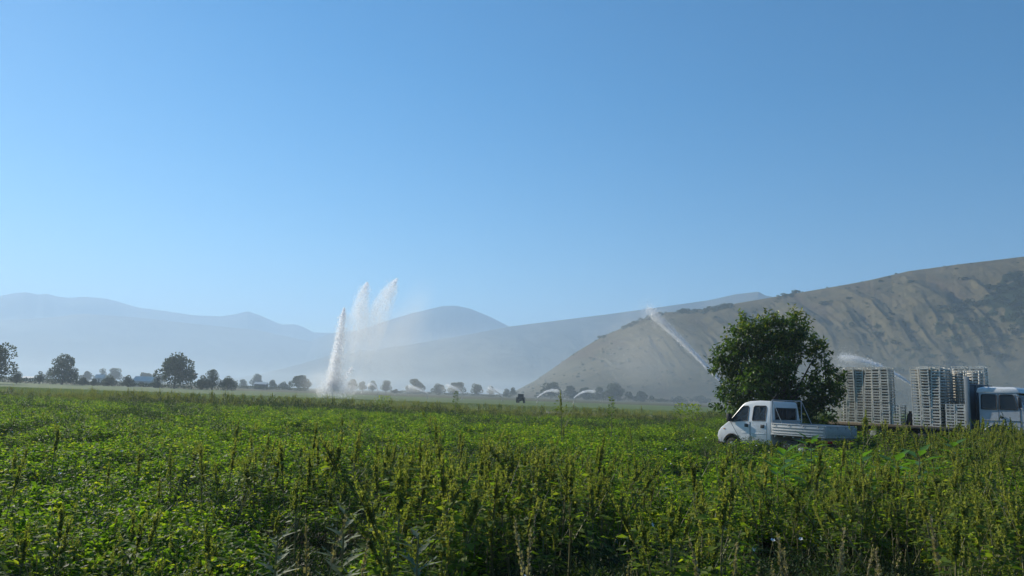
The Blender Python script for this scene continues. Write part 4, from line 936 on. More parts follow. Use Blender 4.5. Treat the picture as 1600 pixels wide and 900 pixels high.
    for s in (1, -1):
        m = MB(); y0, y1 = sorted((s * .975, s * 1.0)); m.box(.03, 2.42, y0, y1, .95, 1.40)
        yo = sorted((s * 1.0, s * 1.018))
        for z in (1.04, 1.15, 1.26): m.box(.08, 2.36, yo[0], yo[1], z - .022, z + .022)
        m.box(.03, 2.42, yo[0], yo[1], 1.365, 1.40); m.box(.03, 2.42, yo[0], yo[1], .95, .98)
        sb = m.part('side_board', M['vangrey'], root, .004)
        for x in (.3, .95, 1.6, 2.25):
            c_ = MB(); yy = sorted((s * 1.02, s * 1.045)); c_.box(x - .03, x + .03, yo[1] if s > 0 else yo[0] - .02, (yo[1] + .02) if s > 0 else yo[0], 1.31, 1.36); obj('latch', c_.mesh('latch', M['steel'], .004), sb)
    m = MB(); m.box(0, .025, -.97, .97, .95, 1.40); m.box(-.014, 0, -.97, .97, 1.365, 1.40); m.box(-.014, 0, -.97, .97, .95, .98); m.box(-.012, 0, -.985, -.94, .95, 1.40); m.box(-.012, 0, .94, .985, .95, 1.40)
    tg = m.part('tailgate', M['vangrey'], root, .004)
    for y in (-.7, -.25, .25, .7):
        c_ = MB(); c_.box(-.035, -.014, y - .03, y + .03, 1.30, 1.34); obj('latch', c_.mesh('latch', M['steel'], .004), tg)
    for s in (1, -1):
        m = MB(); m.box(.0, .04, s * .7 - .13, s * .7 + .13, .74, .85); m.part('tail_lamp', M['redlamp'], root, .005)
    # ladder frame behind the cab
    m = MB()
    for s in (1, -1): m.rod((2.40, s * .94, .98), (2.40, s * .94, 2.30), .022); m.rod((2.36, s * .94, 2.25), (1.75, s * .94, 1.02), .012)
    for z in (1.42, 1.50, 2.30): m.rod((2.40, -.94, z), (2.40, .94, z), .02)
    m.part('ladder_frame', M['vangrey'], root)
    pl = MB(); pl.box(2.41, 2.425, -.9, .9, 1.0, 1.42); pl.part('bulkhead', M['vanwhite'], root, .004)
    ae = MB(); ae.rod((2.62, .7, 2.25), (2.35, .7, 2.55), .006); ae.part('aerial', M['black'], root)
    root.rotation_euler = (0, 0, ang)
build_van()

# ------------------------------------------------------------------ lorry
LF = np.array([19.36, 31.5]); LH = np.array([.6, -.8]); LA = np.array([.8, .6])
LZ = .45; BED = 1.03
def build_lorry():
    o0 = LF + LA * 1.25; ang = math.atan2(LH[1], LH[0])        # local x forward, local y left; the near side (towards the viewer) is local -y ... see below
    root = empty('lorry', (o0[0], o0[1], LZ), ang); tagx(root, 'pale blue flatbed lorry with white roof, loaded with white crates', 'lorry')
    # local +y = left of heading = (.8,.6): the far side; near side is y=-1.25
    hw = 1.17
    prof = [(.42, .78), (2.02, .78), (2.10, .95), (2.12, 1.45), (2.08, 1.85), (1.84, 2.55), (1.70, 2.66), (.50, 2.66), (.42, 2.58)]
    def shell(inset):
        m = MB(); pr = [(1.2 + (x - 1.2) * (1 - inset), 1.7 + (z - 1.7) * (1 - inset)) for x, z in prof]; h = hw * (1 - inset * .6)
        tum = lambda z: 1 - .055 * float(smooth(1.8, 2.7, z))
        rings = []
        for yy, q in ((-1, .965), (-.97, 1), (.97, 1), (1, .965)): rings.append([(1.2 + (x - 1.2) * q, yy * h * tum(z), 1.7 + (z - 1.7) * q) for x, z in pr])
        m.loft(rings); return m
    def pz(pts): m = MB(); m.prism_y(pts, -1.6, 1.6); return m.mesh('w', M['black'], 0)
    w1 = [(.52, 1.86), (1.10, 1.86), (1.10, 2.42), (1.05, 2.46), (.57, 2.46), (.52, 2.42)]
    w2 = [(1.20, 1.86), (1.84, 1.86), (1.86, 1.92), (1.72, 2.42), (1.66, 2.46), (1.25, 2.46), (1.20, 2.42)]
    ar = MB(); ar.cyl((1.15, 0, .56), (0, 1, 0), .66, 3.2, 32)
    ws = MB(); ws.loft([[(1.9, -1.0, 1.9), (2.3, -1.0, 1.98), (2.06, -.95, 2.6), (1.66, -.95, 2.5)], [(1.9, 1.0, 1.9), (2.3, 1.0, 1.98), (2.06, .95, 2.6), (1.66, .95, 2.5)]])
    cab = carve(shell(0).mesh('cab', M['lorryblue'], 0), [shell(.07).mesh('in', M['black'], 0), pz(w1), pz(w2), ar.mesh('a', M['black'], 0), ws.mesh('ws', M['black'], 0)], M['lorryblue'], 'cab')
    obj('cab', cab, root)
    tum = lambda z: 1 - .055 * float(smooth(1.8, 2.7, z))
    for s in (-1, 1):
        for pts in (w1, w2):
            P = [(x, s * (hw * tum(z) - .02), z) for x, z in pts]; P = P[::-1] if s < 0 else P
            pane = quadplate(P, .006, 'window', M['dglass'], root); m = MB(); k = len(pts)
            for i in range(k):
                a = pts[i]; b = pts[(i + 1) % k]; m.rod((a[0], s * (hw * tum(a[1]) + .001), a[1]), (b[0], s * (hw * tum(b[1]) + .001), b[1]), .016, 6)
            obj('window_frame', m.mesh('window_frame', M['black']), pane)
        d = MB()
        for a, b in (((1.155, 1.28), (1.155, 2.5)), ((1.93, 1.0), (1.93, 1.85)), ((1.7, 1.12), (1.93, 1.0)), ((1.93, 1.85), (1.76, 2.46))): d.rod((a[0], s * (hw * tum(a[1]) + .0005), a[1]), (b[0], s * (hw * tum(b[1]) + .0005), b[1]), .009, 5)
        door = d.part('door', M['black'], root)
        h = MB(); yy = sorted((s * hw, s * (hw + .03))); h.box(1.20, 1.34, yy[0], yy[1], 1.50, 1.58); obj('door_handle', h.mesh('door_handle', M['black'], .006), door)
        g = MB(); g.box(.5, 1.95, yy[0] + (.012 if s < 0 else 0), yy[1] - (.012 if s > 0 else 0), 1.40, 1.425); obj('trim', g.mesh('trim', M['lorrygrey'], .003), door)
        fl = MB(); pts = [(1.15 + .68 * math.cos(t), .56 + .68 * math.sin(t)) for t in np.linspace(.1, 3.0, 16)]
        for a, b in zip(pts, pts[1:]): fl.rod((a[0], s * (hw + .01), a[1]), (b[0], s * (hw + .01), b[1]), .035, 6)
        fl.part('wheel_arch', M['lorrygrey'], root)
        mi = MB(); mi.box(1.98, 2.05, min(s * 1.28, s * 1.48), max(s * 1.28, s * 1.48), 1.95, 2.36); mi.rod((1.8, s * 1.1, 2.42), (2.0, s * 1.36, 2.38), .012); mi.rod((1.95, s * 1.15, 1.86), (2.0, s * 1.36, 1.95), .012); mi.part('mirror', M['black'], root, .015)
        wheel(root, 1.15, s * 1.02, .50, .28, s); wheel(root, -3.9, s * .98, .50, .5, s)
        hl = MB(); hl.cyl((2.13, s * .85, 1.08), (1, 0, 0), .11, .06, 20); hl.part('headlight', M['lamp'], root, .006)
    quadplate([(2.045, -1.02, 1.93), (2.045, 1.02, 1.93), (1.86, .97, 2.5), (1.86, -.97, 2.5)][::-1], .012, 'windscreen', M['dglass'], root)
    r = MB(); r.loft([[(.34, -1.135, 2.53), (.34, 1.135, 2.53), (1.98, 1.135, 2.53), (1.98, -1.135, 2.53)], [(.40, -1.12, 2.72), (.40, 1.12, 2.72), (1.86, 1.12, 2.70), (1.86, -1.12, 2.70)], [(.55, -.9, 2.79), (.55, .9, 2.79), (1.66, .9, 2.78), (1.66, -.9, 2.78)]])
    r.part('roof', M['lorrywhite'], root, .02)
    b = MB(); b.box(2.0, 2.26, -1.2, 1.2, .60, .84); b.part('bumper', M['lorrygrey'], root, .02)
    gl = MB()
    for i in range(5): gl.box(2.09, 2.135, -.6, .6, 1.2 + i * .08, 1.235 + i * .08)
    gl.part('grille', M['black'], root)
    for s in (-1, 1):
        m = MB(); m.box(.7, .85, s * .5 - .25, s * .5 + .25, 1.45, 2.15); m.box(.8, 1.3, s * .5 - .25, s * .5 + .25, 1.3, 1.47); m.part('seat', M['seat'], root, .03)
    # headboard, deck, rails, chassis
    m = MB(); m.box(-.04, .02, -1.22, 1.22, BED, 2.84)
    for y in (-1.16, -.4, .4, 1.08): m.box(.02, .07, y, y + .08, BED - .2, 2.86)
    m.box(-.05, .08, -1.16, 1.25, 2.84, 2.90)
    m.part('headboard', paint('headboard_shade_dark', (.10, .12, .14), .6, .15, 3), root, .006)  # panel colour darkened to carry the shade on its front face
    m = MB(); m.box(-.06, .12, -1.26, -1.17, BED - .25, 3.20); m.part('corner_post', M['lorrygrey'], root, .006)
    m = MB(); m.box(-6.3, 0, -1.24, 1.24, BED - .07, BED); m.part('deck', M['wood'], root, .004)
    m = MB()
    for s in (-1, 1): y = sorted((s * 1.245, s * 1.285)); m.box(-6.32, -.06, y[0], y[1], BED - .13, BED - .02)
    m.box(-6.34, -6.3, -1.28, 1.28, BED - .13, BED - .02)
    for i in range(9): m.box(-6.1 + i * .72, -6.02 + i * .72, -1.2, 1.2, BED - .2, BED - .07)
    m.part('side_rail', M['wood'], root, .004)
    m = MB(); m.box(-6.2, 2.0, -.48, -.36, .62, .86); m.box(-6.2, 2.0, .36, .48, .62, .86); m.rod((-3.9, -.9, .5), (-3.9, .9, .5), .08); m.rod((1.15, -.9, .5), (1.15, .9, .5), .07); m.part('chassis', M['black'], root)
    m = MB(); m.cyl((-1.6, -.95, .62), (1, 0, 0), .28, .9, 20); m.part('fuel_tank', M['black'], root, .02)
    m = MB()
    for s in (-1, 1): m.box(-1.05, -1.0, min(s * .7, s * 1.24), max(s * .7, s * 1.24), .1, BED - .14); m.box(-.5, -.46, min(s * .7, s * 1.24), max(s * .7, s * 1.24), .1, BED - .14)
    m.part('mud_flap', M['black'], root)
    for s in (-1, 1):
        m = MB(); m.box(-6.4, -6.34, s * 1.0 - .15, s * 1.0 + .15, .78, .9); m.part('tail_lamp', M['redlamp'], root, .004)
    return root, ang
lorry, LANG = build_lorry()

# ------------------------------------------------------------------ crates on the lorry: every crate its own object
CH = .124
def crate_mesh(lx, ly, low=False):
    """open slotted harvest crate: floor, posts, lower wall, slot, rim"""
    m = MB(); t = .012; a, b = lx / 2 - .004, ly / 2 - .004; h = CH - .004
    m.box(-a + t, a - t, -b + t, b - t, .006, .016)
    for sx in (-1, 1):
        for sy in (-1, 1):
            x = sorted((sx * a, sx * (a - .05))); y = sorted((sy * b, sy * (b - .05))); m.box(x[0], x[1], y[0], y[1], 0, h)
    for sy in (-1, 1):
        y = sorted((sy * (b - .001), sy * (b - t))); m.box(-a + .051, a - .051, y[0], y[1], .0, .036); m.box(-a + .051, a - .051, y[0], y[1], .094, h - .001)
        y = sorted((sy * (b - .003), sy * (b - t))); m.box(-.02 - .0, .02, y[0], y[1], .0365, .0935) if lx > .5 else None
    for sx in (-1, 1):
        x = sorted((sx * (a - .001), sx * (a - t))); m.box(x[0], x[1], -b + .051, b - .051, .0, .036); m.box(x[0], x[1], -b + .051, b - .051, .094, h - .001)
    return m.mesh('crate', M['crate'], 0, smooth_=False)
me_a = crate_mesh(.395, .58); me_b = crate_mesh(.58, .395)
ORD = ['topmost', 'second', 'third', 'fourth', 'fifth', 'sixth', 'seventh', 'eighth', 'ninth', 'tenth', 'eleventh', 'twelfth', 'thirteenth', 'fourteenth', 'fifteenth', 'sixteenth', 'seventeenth', 'eighteenth', 'nineteenth', 'twentieth', 'twenty-first', 'twenty-second', 'twenty-third']
crs = np.random.RandomState(9)
def l2w(s, a, z): p = LF + LH * s + LA * a; return (p[0], p[1], LZ + BED + z)
first_crate = []
def stack(me, s, a, n, where, group, z0=0.0):
    lean = crs.normal() * .0006; yaw0 = crs.normal() * .010; leana = crs.normal() * .0006
    for k in range(n):
        if not first_crate: o = bpy.data.objects.new('crate', me); first_crate.append(o)
        else: o = first_crate[0].copy(); o.data = me
        C.objects.link(o)
        o.location = l2w(s + lean * k * k * .3 + crs.normal() * .003, a + leana * k * k * .3 + crs.normal() * .003, z0 + k * CH + .001)
        o.rotation_euler = (0, 0, LANG + yaw0 + crs.normal() * .008 + (math.pi if crs.rand() < .5 else 0))
        fromtop = n - 1 - k
        tagx(o, 'white crate, ' + (ORD[0] + ' of ' if fromtop == 0 else 'bottom of ' if k == 0 else ORD[fromtop] + ' from top of ') + where, 'crate', group)
pile = []
def pile_stack(me, s, a, n): pile.append((me, s, a, n))
# near row, rear group (left in the photo)
names = ['the rightmost near stack of the left load', 'near stack two from the right, left load', 'near stack three from the right, left load', 'near stack four from the right, left load',
         'near stack five from the right, left load', 'near stack six from the right, left load', 'the near stack half behind the tree']
for i, nm in enumerate(names):
    stack(me_a, -3.42 - i * .405, .30, 21 - (i == 5), nm, 'white crates in the tall left load')
# near row, front group
for i, nm in enumerate(['the near stack beside the low crates, right load', 'the middle near stack of the right load', 'the near stack facing the gap, right load']):
    stack(me_a, -1.24 - i * .405, .30, 21, nm, 'white crates in the tall right load')
for i, nm in enumerate(['the low stack against the headboard', 'the low stack next to the headboard one']):
    stack(me_a, -.26 - i * .405, .30, 8, nm, 'white crates in the low stacks by the headboard')
stack(me_a, -2.98, .32, 7, 'the low stack in the gap', 'white crates in the gap')
# far side rows at the front, seen above the low stacks and over the cab
stack(me_b, -.34, 2.36, 22, 'the far stack nearest the cab', 'white crates in the tall right load')
stack(me_b, -.94, 2.36, 22, 'the far stack behind the low crates', 'white crates in the tall right load')
# the rest of the load, behind the rows above: one object
for r, a in ((1, .89),):
    for i in range(3): pile_stack(me_a, -1.24 - i * .405, a, 21)
pile_stack(me_b, -1.75, 1.62, 21)
pile_stack(me_b, -1.55, 2.22, 21)
pile_stack(me_b, -.34, 1.80, 20); pile_stack(me_b, -.94, 1.80, 20)
for i in range(6): pile_stack(me_a, -3.85 - i * .405, .89, 21)
for i in range(5): pile_stack(me_a, -4.15 - i * .405, 1.48, 21)
for i in range(4): pile_stack(me_a, -4.5 - i * .405, 2.07, 21)
bmv = []; bmq = []; nn = 0
for me_, s, a, n in pile:
    v = np.empty(len(me_.vertices) * 3, np.float32); me_.vertices.foreach_get('co', v); v = v.reshape(-1, 3); q = np.array([list(p.vertices) for p in me_.polygons])
    for k in range(n):
        yaw = LANG + crs.normal() * .01; c_, s_ = math.cos(yaw), math.sin(yaw); p = l2w(s + crs.normal() * .003, a + crs.normal() * .003, k * CH + .001)
        vv = np.stack([v[:, 0] * c_ - v[:, 1] * s_ + p[0], v[:, 0] * s_ + v[:, 1] * c_ + p[1], v[:, 2] + p[2]], -1); bmv.append(vv); bmq.append(q + nn); nn += len(v)
o = obj('crate_pile', npmesh('crate_pile', np.concatenate(bmv), np.concatenate(bmq), M['crate'])); tagx(o, 'rest of the white crates stacked behind the near rows on the lorry', 'crates', 'white crates deep in the load', 'stuff')
# dark sack in the gap
m = MB(); m.loft([[(.17 * r * math.cos(t) * (1 + .1 * math.sin(3 * t + z * 9)), .13 * r * math.sin(t), z) for t in np.linspace(0, 6.283, 13)[:-1]] for r, z in ((.8, 0), (1.05, .1), (1.0, .3), (.8, .45), (.35, .54), (.42, .62))])
o = m.part('sack', M['sack'], None); p = l2w(-2.46, .3, 0); o.location = p; tagx(o, 'small dark tied sack standing in the gap between the crate loads', 'sack')

# ------------------------------------------------------------------ sheds across the field
def shed(px0, px1, ytop, ybot, Y, label, roofc, wallc, ridge=.45):
    a = at(px0, hor(px0), Y)[0]; b = at(px1, hor(px1), Y)[0]; H = max(1.8, at((px0 + px1) / 2, ytop, Y)[2]); W = b - a; D = W * .6
    root = empty('shed', ((a + b) / 2, Y, 0)); tagx(root, label, 'shed'); hz = H * (1 - ridge)
    m = MB(); m.box(-W / 2, W / 2, -D / 2, D / 2, -.2, hz); m.part('wall', wallc, root)
    m = MB(); m.loft([[(-W / 2 - .3, -D / 2 - .4, hz), (-W / 2 - .3, 0, H), (-W / 2 - .3, D / 2 + .4, hz)], [(W / 2 + .3, -D / 2 - .4, hz), (W / 2 + .3, 0, H), (W / 2 + .3, D / 2 + .4, hz)]]); m.part('roof', roofc, root)
    m = MB(); m.box(-W * .1, W * .1, -D / 2 - .06, -D / 2, 0, hz * .8); m.part('door', M['black'], root)
M['paleroof'] = paint('pale_sheet_roof', (.62, .60, .56), .6, .1, .5); M['palewall'] = paint('pale_wall', (.45, .43, .40), .8, .1, .5); M['darkwall'] = paint('dark_wall', (.07, .07, .07), .8, .1, .5)
shed(399, 417, 597, 604, 430, 'small dark walled shed with a pale roof left of the big water jet', M['paleroof'], M['darkwall'], .3)
shed(212, 240, 588, 597, 330, 'long low pale roofed shed left of the broad dark tree', M['paleroof'], M['palewall'], .5)
shed(150, 163, 585, 593, 420, 'small pale shed below the pale twin trees', M['paleroof'], M['palewall'], .4)
shed(38, 54, 588, 593, 420, 'faint pale shed between the two leftmost dark trees', M['paleroof'], M['palewall'], .4)

# ------------------------------------------------------------------ far tractor, seen from behind
def build_tractor():
    Y = 205; x = gx(814, Y); root = empty('tractor', (x, Y, 0), rad(80)); tagx(root, 'small dark tractor far out on the green field', 'tractor')
    m = MB(); m.prism_y([(-.7, 1.0), (.75, 1.0), (.85, 1.7), (.6, 2.35), (-.6, 2.38), (-.75, 1.7)], -.72, .72); cab = m.part('cab', M['dglass'], root, .05)
    m = MB(); m.box(-.72, .74, -.8, .8, 2.36, 2.47); m.part('roof', M['black'], root, .04)
    m = MB(); m.box(.6, 2.2, -.38, .38, .8, 1.45); m.part('bonnet', paint('tractor_blue', (.05, .10, .22), .4), root, .06)
    m = MB(); m.box(-.9, 1.8, -.3, .3, .55, .95); m.part('chassis', M['black'], root)
    for s in (-1, 1):
        wheel(root, -.35, s * .95, .78, .42, s); wheel(root, 1.75, s * .78, .48, .3, s)
        m = MB(); m.box(-.95, .25, min(s * .72, s * 1.12), max(s * .72, s * 1.12), 1.56, 1.62); m.part('mudguard', M['black'], root, .02)
    m = MB(); m.rod((1.5, .25, 1.4), (1.5, .25, 2.3), .04); m.part('exhaust', M['black'], root)
build_tractor()

# ------------------------------------------------------------------ water
def drops(name, paths, mat, parent, rs, quad=None):
    """paths: list of (points, radii, densities, n, size): droplets and shreds of water strewn round a curve"""
    A = Acc()
    for pts, rads, dens, n, size in paths:
        pts = np.asarray(pts, float); rads = np.asarray(rads); dens = np.asarray(dens, float)
        tt = np.linspace(0, 1, 400); dd = np.interp(tt, np.linspace(0, 1, len(dens)), dens); cdf = np.cumsum(dd); cdf /= cdf[-1]
        t = np.interp(rs.rand(n), cdf, tt); tk = np.linspace(0, 1, len(pts)); P = np.stack([np.interp(t, tk, pts[:, i]) for i in range(3)], -1); r = np.interp(t, tk, rads)
        g = rs.normal(size=(n, 3)); P = P + g * r[:, None] * .5; P[:, 2] = np.maximum(P[:, 2], .05)
        L = size * (.5 + rs.rand(n)); D = unit(rs.normal(size=(n, 3)) * .6 + [0, 0, 1]); A.add(leaves(P, D, unit(rs.normal(size=(n, 3))), L * 1.4, L * .7, np.zeros(n), 0))
    return obj(name, A.mesh(name, [mat]), parent)
def gpt(px, py, Y): return tuple(at(px, py, Y))
def ell(name, mat, c, r, parent=None, n=(24, 14)):
    bm = bmesh.new(); bmesh.ops.create_uvsphere(bm, u_segments=n[0], v_segments=n[1], radius=1); bmesh.ops.scale(bm, vec=r, verts=bm.verts); me = bpy.data.meshes.new(name); bm.to_mesh(me); bm.free(); me.materials.append(mat)
    for p in me.polygons: p.use_smooth = True
    return obj(name, me, parent, c)
def arc(p0, p1, sag, n=9):
    p0 = np.array(p0); p1 = np.array(p1); t = np.linspace(0, 1, n)[:, None]; P = p0 + (p1 - p0) * t; P[:, 2] += 4 * sag * (t * (1 - t))[:, 0]; return P
def plume_mat(name, dens, zfade=(0.0, 0.0), ns=.5, stretch=.35, lo=.35, hi=.65, aniso=.35):
    m, t, out = newmat(name); v = t.nodes.new('ShaderNodeVolumePrincipled'); v.inputs['Color'].default_value = (.99, .99, 1, 1); v.inputs['Anisotropy'].default_value = aniso
    tc = t.nodes.new('ShaderNodeTexCoord'); mp = t.nodes.new('ShaderNodeMapping'); mp.inputs['Scale'].default_value = (1, 1, stretch); t.links.new(tc.outputs['Object'], mp.inputs[0])
    n = N(t, 'ShaderNodeTexNoise', Scale=ns, Detail=5.0, Roughness=.65); t.links.new(mp.outputs[0], n.inputs['Vector'])
    mr = N(t, 'ShaderNodeMapRange'); mr.inputs[1].default_value = lo; mr.inputs[2].default_value = hi; mr.inputs[4].default_value = dens; t.links.new(n.outputs[0], mr.inputs[0]); o = mr.outputs[0]
    if zfade[1] > 0:
        sx = t.nodes.new('ShaderNodeSeparateXYZ'); t.links.new(tc.outputs['Generated'], sx.inputs[0]); m2 = N(t, 'ShaderNodeMapRange'); m2.inputs[1].default_value = zfade[0]; m2.inputs[2].default_value = zfade[1]; t.links.new(sx.outputs[2], m2.inputs[0])
        mm = N(t, 'ShaderNodeMath', operation='MULTIPLY'); t.links.new(o, mm.inputs[0]); t.links.new(m2.outputs[0], mm.inputs[1]); o = mm.outputs[0]
    t.links.new(o, v.inputs['Density']); t.links.new(v.outputs[0], out.inputs['Volume']); return m
def plume(name, pts, rads, mat, parent, k=14, sub=5):
    pts = np.asarray(pts, float); tk = np.linspace(0, 1, len(pts)); t = np.linspace(0, 1, (len(pts) - 1) * sub + 1)
    P = np.stack([np.interp(t, tk, pts[:, i]) for i in range(3)], -1); R_ = np.interp(t, tk, rads); R_[0] = R_[-1] = .02
    for _ in range(3): P[1:-1] = (P[:-2] + 2 * P[1:-1] + P[2:]) / 4; R_[1:-1] = (R_[:-2] + 2 * R_[1:-1] + R_[2:]) / 4
    V, Q, T = tube(P, R_, k); me = npmesh(name, V, Q, mat, None, True)
    bm = bmesh.new(); bm.from_mesh(me); bmesh.ops.holes_fill(bm, edges=[e for e in bm.edges if len(e.link_faces) == 1], sides=0); bmesh.ops.recalc_face_normals(bm, faces=bm.faces); bm.to_mesh(me); bm.free()
    return obj(name, me, parent)
def big_jet():
    rs = np.random.RandomState(41); Y = 150; base = at(520, hor(520), Y); root = empty('water_jet', (base[0], Y, 0)); tagx(root, 'tall white burst of irrigation water shooting up from the field at left', 'water jet')
    off = np.array([base[0], Y, 0]); q = lambda px, py: np.array(gpt(px, py, Y)) - off
    drops('water_column', [([q(521, 610), q(521, 590), q(526, 560), q(531, 530), q(535, 500), q(538, 482)], [1.1, 1.35, 1.15, .95, .75, .15], [1.2, 1.8, 2, 1.7, 1.3, .5], 12000, .15)], M['water'], root, rs)
    plume('spray_core', [q(520, 612), q(521, 590), q(526, 560), q(531, 530), q(535, 500), q(539, 478)], [1.2, 1.6, 1.3, 1.05, .7, .1], plume_mat('column_spray', .45, (0, 0), 1.1, .4, .38, .62, .5), root)
    plume('spray_haze', [q(528, 600), q(536, 560), q(540, 530), q(543, 500), q(543, 484)], [2, 2.6, 2.0, 1.5, .3], plume_mat('column_spray_thin', .12, (0, .3), .5, .3), root)
    drops('water_plume', [([q(545, 575), q(551, 545), q(556, 520), q(562, 490), q(567, 465), q(570, 452), q(574, 442)], [2.2, 2.3, 2.2, 2.0, 1.55, 1.0, .15], [.05, .15, .35, .9, 1.2, 1.0, .4], 8500, .10)], M['water'], root, rs)
    plume('spray_core', [q(540, 590), q(548, 560), q(553, 535), q(559, 505), q(565, 475), q(570, 455), q(575, 440)], [1.4, 2.0, 2.2, 2.2, 1.7, 1.1, .1], plume_mat('plume_spray', .36, (.1, .8), .6, .35), root)
    drops('water_plume', [([q(556, 585), q(568, 550), q(580, 520), q(592, 490), q(604, 465), q(612, 450), q(620, 436)], [2.4, 2.9, 2.8, 2.5, 1.9, 1.2, .2], [.05, .14, .3, .8, 1.1, 1.0, .4], 7500, .10)], M['water'], root, rs)
    plume('spray_core', [q(550, 592), q(562, 562), q(574, 535), q(588, 500), q(602, 470), q(612, 450), q(621, 434)], [1.6, 2.3, 2.8, 2.7, 2.1, 1.4, .1], plume_mat('plume_spray_soft', .27, (.1, .85), .5, .3), root)
    ell('spray_haze', soft_mat('plume_spray_faint', .06), tuple(q(640, 500)), (5, 4, 11), root).rotation_euler = (0, rad(22), 0)
    paths = [([q(500, 602), q(515, 608), q(530, 611), q(550, 608)], [1.6, 1.4, 1.4, 1.5], [.5, 1, 1, .5], 3200, .14)]
    for i in range(12):
        px = 492 + 6.5 * i + rs.rand() * 5; hh = 580 + 26 * abs(px - 528) / 36 + rs.rand() * 8; paths.append(([q(521 + (px - 521) * .4, 612), q(px, hh)], [.7, .9], [1, .4], 160, .15))
        if i % 2 == 0: plume('splash_mist', [q(521 + (px - 521) * .3, 613), q(521 + (px - 521) * .8, (hh + 612) / 2), q(px, hh)], [.8, 1.4, .3], plume_mat('splash_spray', .22, (0, 0), .8, .8), root)
    paths.append(([q(522, 612), q(546, 582), q(550, 576)], [1.0, .6, .25], [1, .6, .3], 900, .15))
    drops('splash', paths, M['water'], root, rs)
    m = MB(); m.rod((0, 0, 0), (0, 0, 1.2), .08); m.rod((0, 0, 1.2), (.25, 0, 1.9), .07); m.rod((-2, .1, .12), (4, .1, .12), .09); m.part('pipe', M['steel'], root)
    # thin veil of drifting droplets
    v = soft_mat('drifting_mist', .05)
    ell('mist_veil', v, tuple(q(585, 545) + [0, 3, 0]), (13, 6, 13), root)
    ell('mist_veil', soft_mat('thin_drifting_mist', .016), tuple(q(650, 560) + [3, 12, 0]), (26, 9, 12), root)
    ell('mist_veil', soft_mat('low_spray_mist', .13, .4, .6, 4), tuple(q(525, 598)), (9.5, 3.5, 4.4), root)
big_jet()
def sprinkler(px, py, tipx, tipy, Y, n, r1, label, sag=.4, size=.2, dens=(2, 2, 1.4, .6), curtain=0, dY=0, group='irrigation sprinklers throwing water over the fields', seed=1):
    rs = np.random.RandomState(seed); base = at(px, py, Y); x = base[0]; root = empty('sprinkler', (x, Y, 0)); tagx(root, label, 'sprinkler', group); off = np.array([x, Y, 0])
    p0 = np.array([0, 0, max(base[2], 1.0)]); p1 = np.array(gpt(tipx, tipy, Y + dY)) - off
    P = arc(p0, p1, sag); plume('spray_core', P, np.linspace(.08, r1 * 1.1, 9), plume_mat('jet_spray', .45 / max(r1, .3), (0, 0), 1.2 if Y < 100 else .6, .8, .3, .6, .6), root, 10, 3); rr = np.linspace(.06, r1, 9); ds = np.array(dens)
    pths = [(P, rr, ds, n, size)]
    if curtain:
        e = p1; d = np.sign(p1[0]) * abs(p1[0]) * .35
        P2 = [P[5], P[7], e, e + [d, 0, -abs(e[2]) * .25], e + [d * 1.5, 0, -abs(e[2]) * .7]]
        pths.append((P2, [r1, r1 * 2, r1 * 3, r1 * 4, r1 * 5], [.2, .8, 1, .8, .4], curtain, size * .7))
    drops('water_spray', pths, M['water'], root, rs)
    m = MB(); m.rod((0, 0, 0), (0, 0, p0[2]), .05); dv = Vector(tuple(P[1] - P[0])).normalized(); m.rod((0, 0, p0[2]), tuple(Vector((0, 0, p0[2])) + dv * .7), .045); m.part('riser', M['steel'], root)
    m = MB()
    for a in (0, 2.1, 4.2): m.rod((0, 0, .9), (.6 * math.cos(a), .6 * math.sin(a), 0), .03)
    m.part('tripod', M['steel'], root)
    return root, p1
s, p1 = sprinkler(1134, 606, 1010, 481, 72, 9000, .55, 'sprinkler hidden behind the big tree, long jet slanting up to the left', .25, .07, (3, 3, 2.4, 2, 1.2), 2600, 4, seed=2)
ell('mist_veil', soft_mat('sprinkler_mist', .06), tuple(p1 + [.5, 3, -4.2]), (7.5, 3, 5.5), s)
s, p1 = sprinkler(1428, 604, 1312, 559, 78, 6500, .5, 'sprinkler behind the lorry, jet slanting left between the crate loads', .7, .07, (3, 3, 2.4, 2, 1.2), 1500, 3, seed=3)
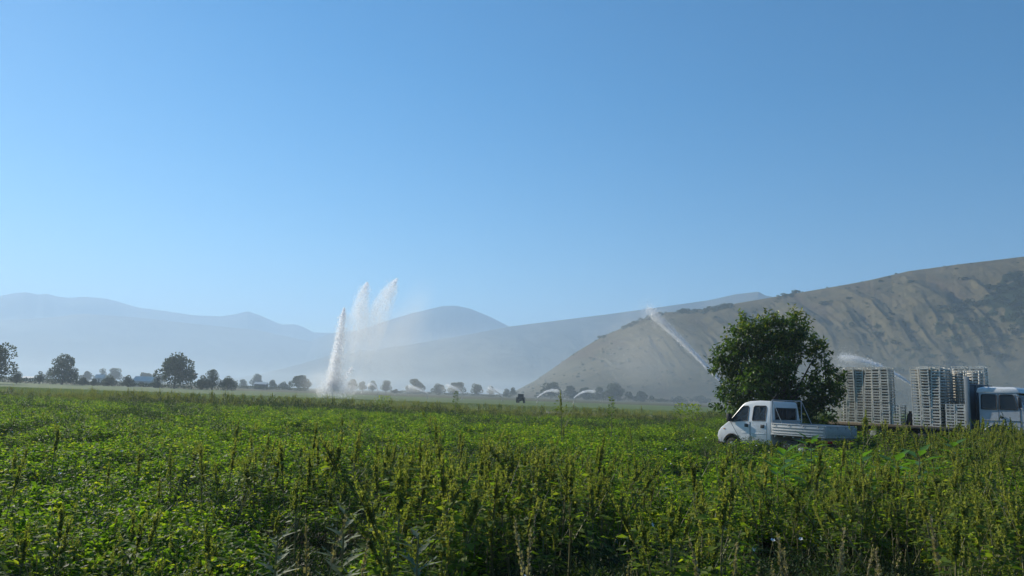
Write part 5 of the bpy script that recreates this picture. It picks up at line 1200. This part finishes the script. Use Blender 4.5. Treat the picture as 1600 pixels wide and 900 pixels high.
ell('mist_veil', soft_mat('sprinkler_mist_thin', .07), tuple(p1 + [1.0, 2, -1.8]), (5, 2.5, 2.8), s)
SM = [(591, 612, 574, 604, 230, 'first small sprinkler right of the big water jet, short round arc', 1.4), (668, 615, 637, 603, 230, 'second small sprinkler, straight jet slanting left', .2), (722, 614, 697, 602, 230, 'third small sprinkler, behind the cone shaped weed', .3),
      (785, 620, 763, 606, 225, 'fourth small sprinkler, jet slanting left beside the far tractor', .3), (840, 621, 873, 612, 225, 'fifth small sprinkler, arc bending right just past the tractor', 1.0), (897, 622, 930, 613, 225, 'sixth small sprinkler, rightmost arc bending right', 1.0)]
for i, (a, b, c, d, Y, lab, sag) in enumerate(SM):
    s, p1 = sprinkler(a, b, c, d, Y, 1500, .5, lab, sag, .16, (2, 2, 1.6, 1), 260, 0, seed=10 + i)
    if sag < .9: ell('mist_veil', bpy.data.materials.get('sprinkler_fog') or soft_mat('sprinkler_fog', .10), tuple(p1 + [1.5, 2, -1.0]), (5, 3, 1.6), s)

# ------------------------------------------------------------------ air
bm = bmesh.new(); bmesh.ops.create_cube(bm, size=1); me = bpy.data.meshes.new('haze'); 
HB = 13000
for v in bm.verts: v.co = (v.co.x * 2 * HB, v.co.y * 2 * HB, -1.6 if v.co.z < 0 else 1320)
bm.to_mesh(me); bm.free(); me.materials.append(vol_mat('haze_air', HAZE_COLOR, HAZE_DENSITY, .25))
tagx(obj('haze', me), 'thin bluish haze filling the valley air', 'haze', kind='stuff')
def slab(name, mat, x, y0, y1, z0, z1):
    m = MB(); m.box(-x, x, y0, y1, z0, z1); return m.part(name, mat, None)
gm = slab('ground_mist', vol_mat('ground_mist', (.84, .93, 1.0), .000085, .25), 12000, -3000, 10800, -1.3, 380); tagx(gm, 'pale mist lying over the valley floor in front of the mountains', 'mist', kind='stuff')
gm = slab('field_mist', vol_mat('field_mist', (.80, .91, 1.0), .00027, .25), 2500, -400, 2600, -1.2, 42); tagx(gm, 'thin pale mist among the far trees beyond the irrigated field', 'mist', kind='stuff')
print('VERTS', sum(len(m.vertices) for m in bpy.data.meshes))
